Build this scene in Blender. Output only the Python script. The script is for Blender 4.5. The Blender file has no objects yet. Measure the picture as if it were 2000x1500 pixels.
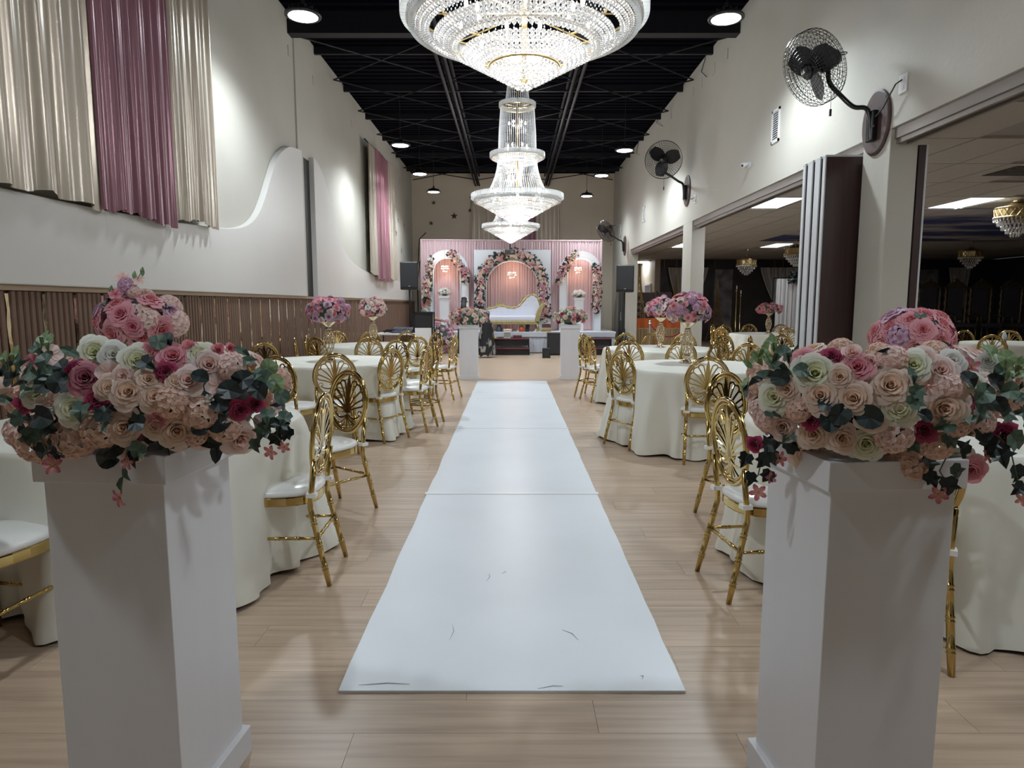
import bpy, math, random
from mathutils import Vector, Matrix
from math import sin, cos, pi, radians as R
random.seed(7)
sc = bpy.context.scene
COL = sc.collection
# ---------------------------------------------------------------- camera, world, exposure
FPX = 1300.0; PIT = math.atan(155 / FPX); EYE = 1.36
cd = bpy.data.cameras.new('camera'); cd.sensor_width = 36; cd.lens = 36 * FPX / 2000
cd.clip_start = 0.05; cd.clip_end = 100
cam = bpy.data.objects.new('camera', cd); COL.objects.link(cam)
cam.location = (0, 0, EYE); cam.rotation_euler = (pi / 2 - PIT, 0, 0)
sc.camera = cam
w = bpy.data.worlds.new('world'); sc.world = w; w.use_nodes = True
w.node_tree.nodes['Background'].inputs[0].default_value = (0.75, 0.82, 1, 1)
w.node_tree.nodes['Background'].inputs[1].default_value = 0.05
sc.view_settings.view_transform = 'Standard'; sc.view_settings.look = 'None'
sc.view_settings.exposure = 0.25; sc.view_settings.gamma = 1.0; sc.view_settings.use_curve_mapping = False
sc.cycles.max_bounces = 6; sc.cycles.diffuse_bounces = 4; sc.cycles.glossy_bounces = 3; sc.cycles.adaptive_threshold = 0.03
sc.cycles.transparent_max_bounces = 8; sc.cycles.sample_clamp_indirect = 6.0
HIGH_BAY_W = 380.0; CHAND_W = 85.0; PANEL_E = 12.0

# ---------------------------------------------------------------- where a sight line meets a wall, floor or depth
CP, SP = math.cos(PIT), math.sin(PIT)
def ray(x, y):
    b = (750 - y) / FPX
    return Vector(((x - 1000) / FPX, CP + b * SP, -SP + b * CP))
def onz(x, y, z): d = ray(x, y); t = (z - EYE) / d.z; return Vector((d.x * t, d.y * t, z))
def onx(x, y, X): d = ray(x, y); t = X / d.x; return Vector((X, d.y * t, EYE + d.z * t))
def ony(x, y, Y): d = ray(x, y); t = Y / d.y; return Vector((d.x * t, Y, EYE + d.z * t))

# ---------------------------------------------------------------- materials
MATS = {}
def mat(name, c, rough=0.5, metal=0.0, var=0.0, scale=6.0, stretch=(1, 1, 1), bump=0.0, bscale=40.0, spec=0.5, emit=None, estr=0.0,
        c2=None, rnd=0.0, sheen=0.0, coat=0.0, coords='Object', trans=0.0):
    m = bpy.data.materials.new(name); m.use_nodes = True
    nt = m.node_tree; N = nt.nodes; L = nt.links
    b = N['Principled BSDF']
    b.inputs['Base Color'].default_value = (*c, 1); b.inputs['Roughness'].default_value = rough
    b.inputs['Metallic'].default_value = metal; b.inputs['Specular IOR Level'].default_value = spec
    if sheen: b.inputs['Sheen Weight'].default_value = sheen
    if coat: b.inputs['Coat Weight'].default_value = coat; b.inputs['Coat Roughness'].default_value = 0.15
    if trans: b.inputs['Transmission Weight'].default_value = trans
    if emit: b.inputs['Emission Color'].default_value = (*emit, 1); b.inputs['Emission Strength'].default_value = estr
    if var or bump or rnd:
        tc = N.new('ShaderNodeTexCoord'); mp = N.new('ShaderNodeMapping'); mp.inputs['Scale'].default_value = stretch
        L.new(tc.outputs[coords], mp.inputs[0])
    if var or rnd:
        nz = N.new('ShaderNodeTexNoise'); nz.inputs['Scale'].default_value = scale; nz.inputs['Detail'].default_value = 5
        if rnd:
            oi = N.new('ShaderNodeObjectInfo'); ad = N.new('ShaderNodeVectorMath'); ad.operation = 'ADD'
            ml = N.new('ShaderNodeMath'); ml.operation = 'MULTIPLY'; ml.inputs[1].default_value = 37
            L.new(oi.outputs['Random'], ml.inputs[0]); L.new(mp.outputs[0], ad.inputs[0]); L.new(ml.outputs[0], ad.inputs[1])
            L.new(ad.outputs[0], nz.inputs['Vector'])
        else: L.new(mp.outputs[0], nz.inputs['Vector'])
        mx = N.new('ShaderNodeMixRGB')
        d = c2 or tuple(v * (1 - var) for v in c)
        mx.inputs[1].default_value = (*c, 1); mx.inputs[2].default_value = (*d, 1)
        rp = N.new('ShaderNodeMapRange'); rp.inputs[1].default_value = 0.32; rp.inputs[2].default_value = 0.68
        L.new(nz.outputs['Fac'], rp.inputs[0]); L.new(rp.outputs[0], mx.inputs[0])
        out = mx.outputs[0]
        if rnd:
            hs = N.new('ShaderNodeHueSaturation'); mr = N.new('ShaderNodeMapRange')
            mr.inputs[3].default_value = 1 - rnd; mr.inputs[4].default_value = 1 + rnd
            L.new(oi.outputs['Random'], mr.inputs[0]); L.new(mr.outputs[0], hs.inputs['Value']); L.new(out, hs.inputs['Color']); out = hs.outputs[0]
        L.new(out, b.inputs['Base Color'])
    if bump:
        n2 = N.new('ShaderNodeTexNoise'); n2.inputs['Scale'].default_value = bscale; n2.inputs['Detail'].default_value = 4
        bp = N.new('ShaderNodeBump'); bp.inputs['Strength'].default_value = bump; bp.inputs['Distance'].default_value = 0.01
        L.new(mp.outputs[0], n2.inputs['Vector']); L.new(n2.outputs['Fac'], bp.inputs['Height']); L.new(bp.outputs[0], b.inputs['Normal'])
    MATS[name] = m
    return m
def petal_mat(name, inner, outer, rough=0.55):
    m = mat(name, outer, rough, sheen=0.15)
    nt = m.node_tree; N = nt.nodes; L = nt.links; b = N['Principled BSDF']
    at = N.new('ShaderNodeAttribute'); at.attribute_name = 'tone'
    mx = N.new('ShaderNodeMixRGB'); mx.inputs[1].default_value = (*inner, 1); mx.inputs[2].default_value = (*outer, 1)
    nz = N.new('ShaderNodeTexNoise'); nz.inputs['Scale'].default_value = 9
    ad = N.new('ShaderNodeMath'); ad.operation = 'MULTIPLY_ADD'; ad.inputs[1].default_value = 0.35; 
    sb = N.new('ShaderNodeMath'); sb.operation = 'SUBTRACT'; sb.inputs[1].default_value = 0.17; sb.use_clamp = True
    L.new(nz.outputs['Fac'], ad.inputs[0]); L.new(at.outputs['Fac'], ad.inputs[2]); L.new(ad.outputs[0], sb.inputs[0])
    L.new(sb.outputs[0], mx.inputs[0]); L.new(mx.outputs[0], b.inputs['Base Color'])
    tl = N.new('ShaderNodeBsdfTranslucent'); L.new(mx.outputs[0], tl.inputs[0]); ms = N.new('ShaderNodeMixShader'); ms.inputs[0].default_value = 0.35
    L.new(b.outputs[0], ms.inputs[1]); L.new(tl.outputs[0], ms.inputs[2]); L.new(ms.outputs[0], N['Material Output'].inputs[0])
    return m
def emis(name, c, s):
    m = bpy.data.materials.new(name); m.use_nodes = True; N = m.node_tree.nodes; N.clear()
    e = N.new('ShaderNodeEmission'); e.inputs[0].default_value = (*c, 1); e.inputs[1].default_value = s
    o = N.new('ShaderNodeOutputMaterial'); m.node_tree.links.new(e.outputs[0], o.inputs[0]); MATS[name] = m; return m
def crystal_mat(name, tint=(0.95, 0.98, 1), a=0.34, g=0.90):
    m = bpy.data.materials.new(name); m.use_nodes = True; N = m.node_tree.nodes; L = m.node_tree.links; N.clear()
    t = N.new('ShaderNodeBsdfTranslucent'); t.inputs[0].default_value = (*tint, 1)
    gl = N.new('ShaderNodeBsdfGlossy'); gl.inputs[0].default_value = (1, 1, 1, 1); gl.inputs[1].default_value = 0.08
    tr = N.new('ShaderNodeBsdfTransparent')
    m1 = N.new('ShaderNodeMixShader'); m1.inputs[0].default_value = g; L.new(t.outputs[0], m1.inputs[1]); L.new(gl.outputs[0], m1.inputs[2])
    m2 = N.new('ShaderNodeMixShader'); m2.inputs[0].default_value = a; L.new(m1.outputs[0], m2.inputs[1]); L.new(tr.outputs[0], m2.inputs[2])
    o = N.new('ShaderNodeOutputMaterial'); L.new(m2.outputs[0], o.inputs[0]); MATS[name] = m; return m

WALL = mat('wall_plaster', (0.55, 0.53, 0.47), 0.55, var=0.06, scale=1.2, bump=0.18, bscale=22, spec=0.35)
WALLB = mat('wall_plaster_tan', (0.64, 0.55, 0.44), 0.6, var=0.06, scale=1.2, bump=0.15, bscale=22)
PANELM = mat('painted_panel', (0.69, 0.67, 0.64), 0.38, var=0.03, scale=1.0, bump=0.03, bscale=6)
FLOORM = mat('plank_oak', (0.55, 0.42, 0.31), 0.34, var=0.2, scale=3.2, stretch=(0.5, 10, 1), rnd=0.06, c2=(0.41, 0.30, 0.215), bump=0.03, bscale=8, spec=0.4)
FLOORF = mat('plank_oak_far', (0.55, 0.42, 0.31), 0.34, var=0.2, scale=3.0, stretch=(0.7, 14, 1), c2=(0.43, 0.32, 0.23), spec=0.4)
DECK = mat('black_deck', (0.003, 0.003, 0.006), 0.8, spec=0.05)
STEEL = mat('black_steel', (0.010, 0.010, 0.014), 0.5, spec=0.25, var=0.2, scale=20)
SLATM = mat('walnut_slat', (0.19, 0.115, 0.08), 0.5, var=0.25, scale=4, stretch=(8, 8, 0.6), rnd=0.08, spec=0.3)
SLATB = mat('walnut_backing', (0.10, 0.06, 0.045), 0.6, var=0.1)
CAPM = mat('oak_cap', (0.42, 0.30, 0.20), 0.5, var=0.15, scale=8, stretch=(1, 0.2, 1))
GOLD = mat('gold_chair_metal', (0.56, 0.40, 0.15), 0.12, 1.0)
GOLDD = mat('gold_dull', (0.55, 0.42, 0.2), 0.3, 1.0, var=0.1, scale=10)
P_STAR = None
CHAMP = mat('champagne_metal', (0.72, 0.60, 0.42), 0.2, 1.0)
MIRG = mat('gold_mirror', (0.85, 0.72, 0.5), 0.06, 1.0, bump=0.05, bscale=14)
CUSH = mat('white_vinyl', (0.82, 0.82, 0.80), 0.28, var=0.02, bump=0.04, bscale=18)
CLOTH = mat('ivory_satin', (0.80, 0.79, 0.71), 0.42, var=0.04, scale=3, bump=0.10, bscale=7, sheen=0.2)
WHITE = mat('white_paint', (0.80, 0.80, 0.81), 0.45, var=0.03, scale=2)
PEDM = mat('pedestal_paint', (0.72, 0.715, 0.74), 0.4, var=0.03, scale=3, stretch=(4, 4, 0.5))
RUNNER = mat('runner_white', (0.79, 0.84, 0.89), 0.35, var=0.05, scale=1.6, bump=0.03, bscale=5)
CHAMPF = mat('champagne_satin', (0.60, 0.53, 0.44), 0.30, 0.35, var=0.10, scale=2, stretch=(3, 3, 0.3), sheen=0.3)
MAUVEF = mat('mauve_satin', (0.31, 0.15, 0.19), 0.30, 0.30, var=0.12, scale=2, stretch=(3, 3, 0.3), sheen=0.3)
MAUVEL = mat('rose_satin', (0.36, 0.15, 0.19), 0.30, 0.30, var=0.12, scale=2, stretch=(3, 3, 0.3), sheen=0.3)
BLACK = mat('black_plastic', (0.012, 0.012, 0.014), 0.42, var=0.1, scale=30)
BLACKG = mat('black_gloss', (0.01, 0.01, 0.012), 0.22)
CHROME = mat('aluminium', (0.62, 0.64, 0.66), 0.3, 1.0)
ALUP = mat('aluminium_paint', (0.60, 0.62, 0.64), 0.4)
TRACK = mat('track_brown_grey', (0.26, 0.23, 0.21), 0.4, 0.5)
BROWNP = mat('brown_laminate', (0.060, 0.030, 0.028), 0.45, var=0.25, scale=5, stretch=(6, 6, 0.3))
WOODP = mat('plate_wood', (0.10, 0.06, 0.055), 0.45, var=0.3, scale=9)
TILE = mat('ceiling_tile', (0.48, 0.46, 0.43), 0.9, var=0.08, scale=30, rnd=0.03)
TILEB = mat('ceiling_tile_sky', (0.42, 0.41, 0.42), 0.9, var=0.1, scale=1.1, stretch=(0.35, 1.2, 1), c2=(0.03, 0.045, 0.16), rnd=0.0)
DARKW = mat('dark_panel_wall', (0.085, 0.07, 0.073), 0.4, var=0.3, scale=2)
MARBLE = mat('grey_marble_panel', (0.40, 0.38, 0.39), 0.3, var=0.4, scale=3, c2=(0.14, 0.13, 0.14))
GREYC = mat('grey_sheer', (0.62, 0.60, 0.60), 0.8, var=0.1, scale=3, stretch=(6, 6, 0.4))
PINKD = mat('blush_drape', (0.66, 0.48, 0.50), 0.6, var=0.1, scale=3, stretch=(6, 6, 0.3), sheen=0.3)
STAGEW = mat('stage_vinyl', (0.78, 0.79, 0.83), 0.3)
SKIRT = mat('grey_skirt', (0.58, 0.60, 0.66), 0.45, sheen=0.2)
SOFAW = mat('white_leather', (0.72, 0.74, 0.84), 0.3)
SOFAG = mat('antique_gold', (0.52, 0.44, 0.22), 0.4, 0.7, var=0.25, scale=14)
LEAFD = mat('leaf_dark', (0.022, 0.035, 0.035), 0.45, var=0.3, scale=6, rnd=0.2)
LEAFG = mat('leaf_grey_green', (0.09, 0.15, 0.11), 0.5, var=0.3, scale=6, rnd=0.25)
LEAFL = mat('leaf_light_green', (0.22, 0.32, 0.15), 0.5, var=0.3, scale=6, rnd=0.2)
STEM = mat('stem_green', (0.10, 0.16, 0.06), 0.6)
P_PEACH = petal_mat('petal_peach', (0.88, 0.62, 0.45), (0.92, 0.76, 0.67))
P_BLUSH = petal_mat('petal_blush', (0.90, 0.60, 0.52), (0.93, 0.80, 0.77))
P_HYD = petal_mat('petal_hydrangea', (0.80, 0.52, 0.40), (0.88, 0.68, 0.58))
P_IVORY = petal_mat('petal_ivory', (0.78, 0.78, 0.45), (0.92, 0.92, 0.84))
P_PINK = petal_mat('petal_pink', (0.72, 0.20, 0.26), (0.85, 0.42, 0.48))
P_PEONY = petal_mat('petal_peony', (0.80, 0.24, 0.26), (0.86, 0.44, 0.50))
P_DEEP = petal_mat('petal_deep', (0.22, 0.015, 0.055), (0.52, 0.06, 0.16))
P_STAR = petal_mat('petal_star', (0.70, 0.40, 0.30), (0.58, 0.12, 0.22))
P_DUSTY = petal_mat('petal_dusty', (0.25, 0.03, 0.07), (0.66, 0.26, 0.32))
P_LILAC = petal_mat('petal_lilac', (0.55, 0.25, 0.42), (0.80, 0.60, 0.74))
P_WHITE = petal_mat('petal_white', (0.80, 0.78, 0.70), (0.86, 0.86, 0.84))
CRYST = crystal_mat('crystal_clear'); CRYSTD = crystal_mat('crystal_dim', (0.8, 0.8, 0.78), 0.45, 0.6)
CRYSTB = crystal_mat('crystal_band', (0.95, 0.98, 1), 0.10, 0.40)
LED = emis('led_lens', (0.92, 0.97, 1), 25); BULB = emis('bulb_glow', (1, 0.97, 0.9), 12)
WARMB = emis('bulb_warm', (1, 0.72, 0.5), 14); PANELE = emis('panel_diffuser', (0.9, 0.96, 1), PANEL_E)

# ---------------------------------------------------------------- mesh helpers
class MB:
    def __init__(s): s.v = []; s.f = []; s.mi = []; s.t = None; s.cur = 0
    def face(s, *i): s.f.append(tuple(i)); s.mi.append(s.cur)
    def box(s, x0, x1, y0, y1, z0, z1):
        n = len(s.v)
        s.v += [Vector(p) for p in ((x0, y0, z0), (x1, y0, z0), (x1, y1, z0), (x0, y1, z0), (x0, y0, z1), (x1, y0, z1), (x1, y1, z1), (x0, y1, z1))]
        for q in ((0, 3, 2, 1), (4, 5, 6, 7), (0, 1, 5, 4), (1, 2, 6, 5), (2, 3, 7, 6), (3, 0, 4, 7)): s.face(*[n + k for k in q])
        return s
    def tube(s, pts, r, n=8, closed=False):
        pts = [Vector(p) for p in pts]; m = len(pts)
        rr = r if isinstance(r, (list, tuple)) else [r] * m
        base = len(s.v); up = None
        for i, p in enumerate(pts):
            a = pts[i - 1] if (i > 0 or closed) else p
            b = pts[(i + 1) % m] if (i < m - 1 or closed) else p
            d = (b - a).normalized() if (b - a).length > 1e-9 else Vector((0, 0, 1))
            if up is None:
                up = Vector((0, 0, 1)) if abs(d.z) < 0.9 else Vector((1, 0, 0))
            x = d.cross(up)
            if x.length < 1e-5: x = d.cross(Vector((0.3, 1, 0.2)))
            x.normalize(); y = x.cross(d).normalized(); up = y
            for k in range(n):
                t = 2 * pi * k / n
                s.v.append(p + (x * cos(t) + y * sin(t)) * rr[i])
        for i in range(m if closed else m - 1):
            j = (i + 1) % m
            for k in range(n):
                l = (k + 1) % n
                s.face(base + i * n + k, base + i * n + l, base + j * n + l, base + j * n + k)
        if not closed:
            s.face(*[base + k for k in range(n)][::-1]); s.face(*[base + (m - 1) * n + k for k in range(n)])
        return s
    def lathe(s, prof, n=24, c=(0, 0, 0)):
        base = len(s.v); m = len(prof)
        for (r, z) in prof:
            for k in range(n):
                t = 2 * pi * k / n; s.v.append(Vector((c[0] + r * cos(t), c[1] + r * sin(t), c[2] + z)))
        for i in range(m - 1):
            for k in range(n):
                l = (k + 1) % n
                s.face(base + i * n + k, base + i * n + l, base + (i + 1) * n + l, base + (i + 1) * n + k)
        if prof[0][0] > 1e-4: s.face(*[base + k for k in range(n)][::-1])
        if prof[-1][0] > 1e-4: s.face(*[base + (m - 1) * n + k for k in range(n)])
        return s
    def grid(s, fn, nu, nv, wrap=False):
        base = len(s.v); cu = nu if wrap else nu + 1
        for j in range(nv + 1):
            for i in range(cu): s.v.append(Vector(fn(i / nu, j / nv)))
        for j in range(nv):
            for i in range(nu):
                k = (i + 1) % cu
                s.face(base + j * cu + i, base + j * cu + k, base + (j + 1) * cu + k, base + (j + 1) * cu + i)
        return s
    def prism(s, poly, fn0, fn1):
        n = len(s.v); m = len(poly)
        s.v += [Vector(fn0(*p)) for p in poly] + [Vector(fn1(*p)) for p in poly]
        s.face(*range(n, n + m)); s.face(*[n + m + k for k in range(m)][::-1])
        for k in range(m): s.face(n + (k + 1) % m, n + k, n + m + k, n + m + (k + 1) % m)
        return s
    def add(s, o, M=None):
        n = len(s.v); s.v += [M @ p for p in o.v] if M is not None else list(o.v)
        for q in o.f: s.face(*[n + k for k in q])
        if o.t is not None:
            if s.t is None: s.t = []
            s.t += o.t
        return s
    def ball(s, c, r, nu=6, nv=4, sz=1.0):
        c = Vector(c); base = len(s.v); s.v.append(c + Vector((0, 0, r * sz)))
        for j in range(1, nv):
            a = pi * j / nv
            for i in range(nu):
                t = 2 * pi * (i + 0.5 * (j % 2)) / nu; s.v.append(c + Vector((r * sin(a) * cos(t), r * sin(a) * sin(t), r * sz * cos(a))))
        s.v.append(c - Vector((0, 0, r * sz))); e = len(s.v) - 1
        for i in range(nu): s.face(base, base + 1 + i, base + 1 + (i + 1) % nu)
        for j in range(nv - 2):
            for i in range(nu):
                k = (i + 1) % nu; a = base + 1 + j * nu; s.face(a + i, a + nu + i, a + nu + k, a + k)
        a = base + 1 + (nv - 2) * nu
        for i in range(nu): s.face(e, a + (i + 1) % nu, a + i)
        return s
    def mesh(s, name, mats, smooth=False):
        me = bpy.data.meshes.new(name); me.from_pydata([tuple(p) for p in s.v], [], s.f)
        for m in (mats if isinstance(mats, (list, tuple)) else [mats]): me.materials.append(m)
        if smooth: me.polygons.foreach_set('use_smooth', [True] * len(me.polygons))
        if any(s.mi): me.polygons.foreach_set('material_index', s.mi)
        if s.t is not None:
            a = me.attributes.new('tone', 'FLOAT', 'POINT'); a.data.foreach_set('value', s.t)
        me.validate(); me.update()
        return me
    def build(s, name, mats, parent=None, smooth=False, bev=0, loc=None, sub=0):
        o = bpy.data.objects.new(name, s.mesh(name, mats, smooth)); COL.objects.link(o)
        if parent is not None: o.parent = parent
        if loc is not None: o.location = loc
        if bev: b = o.modifiers.new('bevel', 'BEVEL'); b.width = bev; b.segments = 2; b.limit_method = 'ANGLE'
        if sub: b = o.modifiers.new('sub', 'SUBSURF'); b.levels = sub; b.render_levels = sub
        return o
def B(x0, x1, y0, y1, z0, z1): return MB().box(x0, x1, y0, y1, z0, z1)
def put(me, name, parent=None, M=None, material=None, loc=None, rz=0):
    o = bpy.data.objects.new(name, me); COL.objects.link(o)
    if parent is not None: o.parent = parent
    if M is not None: o.matrix_basis = M
    if loc is not None: o.location = loc; o.rotation_euler = (0, 0, rz)
    if material is not None: o.material_slots[0].link = 'OBJECT'; o.material_slots[0].material = material
    return o
def tag(o, label, cat, group=None, kind=None):
    o['label'] = label; o['category'] = cat
    if group: o['group'] = group
    if kind: o['kind'] = kind
    return o
def struct(o, label=None): 
    o['kind'] = 'structure'
    if label: o['label'] = label
    return o
def thing(name, label, cat, loc=(0, 0, 0), rz=0, group=None):
    o = bpy.data.objects.new(name, None); COL.objects.link(o); o.empty_display_size = 0.05
    o.location = loc; o.rotation_euler = (0, 0, rz)
    return tag(o, label, cat, group)
def copy_tree(o, parent=None):
    c = o.copy(); COL.objects.link(c); c.parent = parent
    for ch in o.children: copy_tree(ch, c)
    return c
def light(kind, name, loc, power, color=(1, 1, 1), size=0.1, parent=None, **kw):
    l = bpy.data.lights.new(name, kind); l.energy = power; l.color = color
    if kind in ('POINT', 'SPOT'): l.shadow_soft_size = size
    for k, v in kw.items(): setattr(l, k, v)
    o = bpy.data.objects.new(name, l); COL.objects.link(o); o.location = loc
    if parent is not None: o.parent = parent
    return o
def frame_to(n, up=Vector((0, 0, 1)), spin=0.0):
    n = Vector(n).normalized()
    x = up.cross(n)
    if x.length < 1e-4: x = Vector((1, 0, 0))
    x.normalize(); y = n.cross(x)
    M = Matrix((x, y, n)).transposed().to_4x4()
    return M @ Matrix.Rotation(spin, 4, 'Z')
def TR(p, n=(0, 0, 1), s=1.0, spin=0.0): return Matrix.Translation(Vector(p)) @ frame_to(n, spin=spin) @ Matrix.Scale(s, 4)
# ---------------------------------------------------------------- the room
XL, XR, ZC, YB, YF = -3.2, 3.25, 5.5, 21.8, -3.5
fl = struct(B(XL - .2, 18, YF - .2, 29.2, -0.2, -0.012).build('floor', FLOORF), 'light oak plank floor')
# planks run across the hall
PL, PW = 1.22, 0.18
y = 0.9; row = 0; cnt = 0; rest = MB(); plank_me = {}
def plank_mesh(l):
    k = round(l, 2)
    if k not in plank_me: plank_me[k] = B(-k / 2 + .0006, k / 2 - .0006, -PW / 2 + .0006, PW / 2 - .0006, -0.012, 0).mesh('plank', FLOORM)
    return plank_me[k]
while y < 24:
    off = (row * 0.437) % PL; x = XL - off if y < 9.3 else XL
    if y < 8.9:
        while x < XR:
            a, b = max(x, XL), min(x + PL, XR)
            if b - a > 0.03:
                p = put(plank_mesh(b - a), 'plank', fl, loc=((a + b) / 2, y + PW / 2, 0)); cnt += 1
            x += PL
        y += PW
    else: break
    row += 1
ys = y
far = MB(); far.box(XL, XR, ys, YB, -0.012, 0); far.box(XL, XR, YF, 0.9 - .0006, -0.012, 0); far.box(XR, 18, YF, 29, -0.012, 0)
o = far.build('plank_surface', FLOORF, fl); o['kind'] = 'stuff'
# walls
wl = struct(B(XL - .2, XL, YF, YB + .2, 0, ZC).build('wall_left', WALL), 'cream plaster wall with curved panels and drapes')
wb = struct(B(XL - .2, XR + .2, YB, YB + .2, 0, ZC).build('wall_back', WALLB), 'tan plaster wall behind the pink stage backdrop')
wf = struct(B(XL - .2, 18, YF - .2, YF, 0, ZC).build('wall_front', WALL))
HZ = 2.86
wr = struct(B(XR, XR + .22, YF, YB + .2, HZ, ZC).build('wall_right', WALL), 'cream plaster header wall over the wide openings')
B(XR, XR + .22, 18.6, YB, 0, HZ).build('wall_end', WALL, wr)
COLY = [(-.35, .1), (5.92, 6.37), (12.26, 12.9)]
for a, b in COLY: B(XR, XR + .24, a, b, 0, HZ).build('column', WALL, wr, bev=.006)
# sliding track under each header
for a, b in [(.1, 5.92), (6.37, 12.26), (12.9, 18.6)]:
    t = MB(); t.box(XR + .03, XR + .19, a, b, HZ - .09, HZ - .001); t.box(XR + .05, XR + .08, a, b, HZ - .13, HZ - .09); t.box(XR + .14, XR + .17, a, b, HZ - .13, HZ - .09)
    t.build('partition_track', TRACK, wr)
# metal deck ceiling, ribs across the hall
ce = MB(); n = 126; pit = (YB - YF) / n
prof = []
for i in range(n):
    y0 = YF + i * pit
    prof += [(y0, ZC), (y0 + pit * .45, ZC), (y0 + pit * .55, ZC + .05), (y0 + pit * .95, ZC + .05)]
prof.append((YB, ZC))
ce.grid(lambda u, v: (XL + (XR - XL) * v, *prof[min(int(round(u * (len(prof) - 1))), len(prof) - 1)]), len(prof) - 1, 1)
ce.box(XL - .2, XR + .2, YF - .2, YB + .2, ZC + .06, ZC + .2)
ceo = struct(ce.build('ceiling', DECK), 'black corrugated metal deck ceiling')
def truss(xa, ya, xb, yb, z, name='roof_truss'):
    m = MB(); A = Vector((xa, ya, z)); Bv = Vector((xb, yb, z)); n = int((Bv - A).length / .45); d = (Bv - A) / n
    s = d.cross(Vector((0, 0, 1))).normalized() * .06
    for k in (-1, 1):
        for zz in (0, .3): m.tube([A + s * k + Vector((0, 0, zz)), Bv + s * k + Vector((0, 0, zz))], .028, 4)
    for i in range(n):
        p = A + d * i; q = A + d * (i + .5); e = A + d * (i + 1)
        m.tube([p, q + Vector((0, 0, .3)), e], .018, 4)
    return m.build(name, STEEL, ceo)
truss(-1.1, 0, -1.1, YB, 5.12); truss(1.1, 0, 1.1, YB, 5.12)
B(XL, XR, 10.0, 10.18, 5.2, 5.5).build('cross_beam', STEEL, ceo)
B(XL, XR, 3.9, 4.08, 5.2, 5.5).build('cross_beam', STEEL, ceo)
for k in range(6):
    y0 = 10.4 + k * 1.9
    for (xa, xb) in ((-3.15, -1.1), (-1.1, 1.1), (1.1, 3.2)):
        MB().tube([(xa, y0, 5.3), (xb, y0 + 1.9, 5.3)], .014, 5).build('brace_rod', STEEL, ceo)
        MB().tube([(xb, y0, 5.3), (xa, y0 + 1.9, 5.3)], .014, 5).build('brace_rod', STEEL, ceo)
    B(XL, XR, y0 + .9, y0 + .96, 5.38, 5.5).build('purlin', STEEL, ceo)
# ---------------------------------------------------------------- left wall: fluted wainscot
WZ = 1.45
wn = struct(B(XL, XL + .02, YF, YB, .0, WZ).build('trim_1', SLATB), 'fluted walnut wainscot with gold mirror strips')
B(XL, XL + .06, YF, YB, WZ, WZ + .035).build('cap_rail', CAPM, wn)
fl_me = MB(); fl_me.prism([(-.024, 0), (.024, 0), (.024, .016), (.016, .026), (-.016, .026), (-.024, .016)], lambda a, b: (b, a, 0), lambda a, b: (b, a, WZ - .004))
slat_me = fl_me.mesh('slat', SLATM)
SP0 = 3.55
def strip_mesh(seed):
    rr = random.Random(seed); m = MB(); n = 14; L = []; Rr = []
    zt = WZ - .02; zb = rr.uniform(.1, .75)
    for i in range(n + 1):
        z = zb + (zt - zb) * i / n
        L.append((-.015 + rr.uniform(-.006, .007), z)); Rr.append((.015 + rr.uniform(-.007, .006), z))
    poly = L + Rr[::-1]
    m.prism(poly, lambda a, b: (0, a, b), lambda a, b: (.004, a, b)); return m.mesh('mirror_strip', MIRG)
strips = [strip_mesh(k) for k in range(6)]
k = 0; yy = SP0
while yy < YB - .3:
    put(strips[k % 6], 'mirror_strip', wn, loc=(XL + .036, yy, 0))
    if k < 58:
        for j in range(5): put(slat_me, 'slat', wn, loc=(XL + .02, yy + .046 + .0575 * j, 0))
    yy += .325; k += 1
# curved relief panels on the left wall
def relief(pts, name, x1=XL + .085):
    m = MB(); m.prism(pts, lambda a, b: (XL, a, b), lambda a, b: (x1, a, b))
    o = m.build(name, PANELM, wl, bev=.008); return o
def smooth_pts(p, n=6):
    out = []
    for i in range(len(p) - 1):
        a, b, c, d = p[max(i - 1, 0)], p[i], p[i + 1], p[min(i + 2, len(p) - 1)]
        for k in range(n):
            t = k / n
            out.append(tuple(.5 * (2 * b[j] + (c[j] - a[j]) * t + (2 * a[j] - 5 * b[j] + 4 * c[j] - d[j]) * t * t + (3 * b[j] - a[j] - 3 * c[j] + d[j]) * t ** 3) for j in (0, 1)))
    out.append(p[-1]); return out
s1 = smooth_pts([(2.2, 2.05), (4.17, 2.07), (5.1, 2.08), (6.0, 2.11), (7.0, 2.16), (7.6, 2.21), (8.0, 2.29), (8.33, 2.44), (8.6, 2.68), (8.85, 2.98), (9.08, 3.24), (9.35, 3.43), (9.7, 3.57), (10.2, 3.63)])
relief([(2.2, WZ + .036), (10.2, WZ + .036)] + s1[::-1], 'relief_panel')
s2 = smooth_pts([(10.8, 3.66), (11.0, 3.62), (11.3, 3.5), (11.7, 3.17), (12.08, 2.76), (12.5, 2.42), (13.2, 2.19), (14.6, 2.06), (17.8, 2.0), (21.0, 2.0)])
relief([(10.8, WZ + .036), (21.0, WZ + .036)] + s2[::-1], 'relief_panel')
B(XL, XL + .025, 10.22, 10.46, WZ + .036, ZC).build('pilaster', WALL, wl, bev=.005)
B(XL, XL + .006, 10.47, 10.80, WZ + .036, 3.6).build('recess_shade', mat('shade_grey', (.03, .03, .03), .6), wl)  # dark strip on the wall, its colour standing in for the gap's shade
for (px, py) in [(564, 100), (612, 158), (686, 242), (777, 322), (782, 342)]:
    p = onx(px, py, XL); B(XL, XL + .012, p.y - .05, p.y + .05, p.z - .07, p.z + .07).build('blank_plate', WALL, wl)
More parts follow.
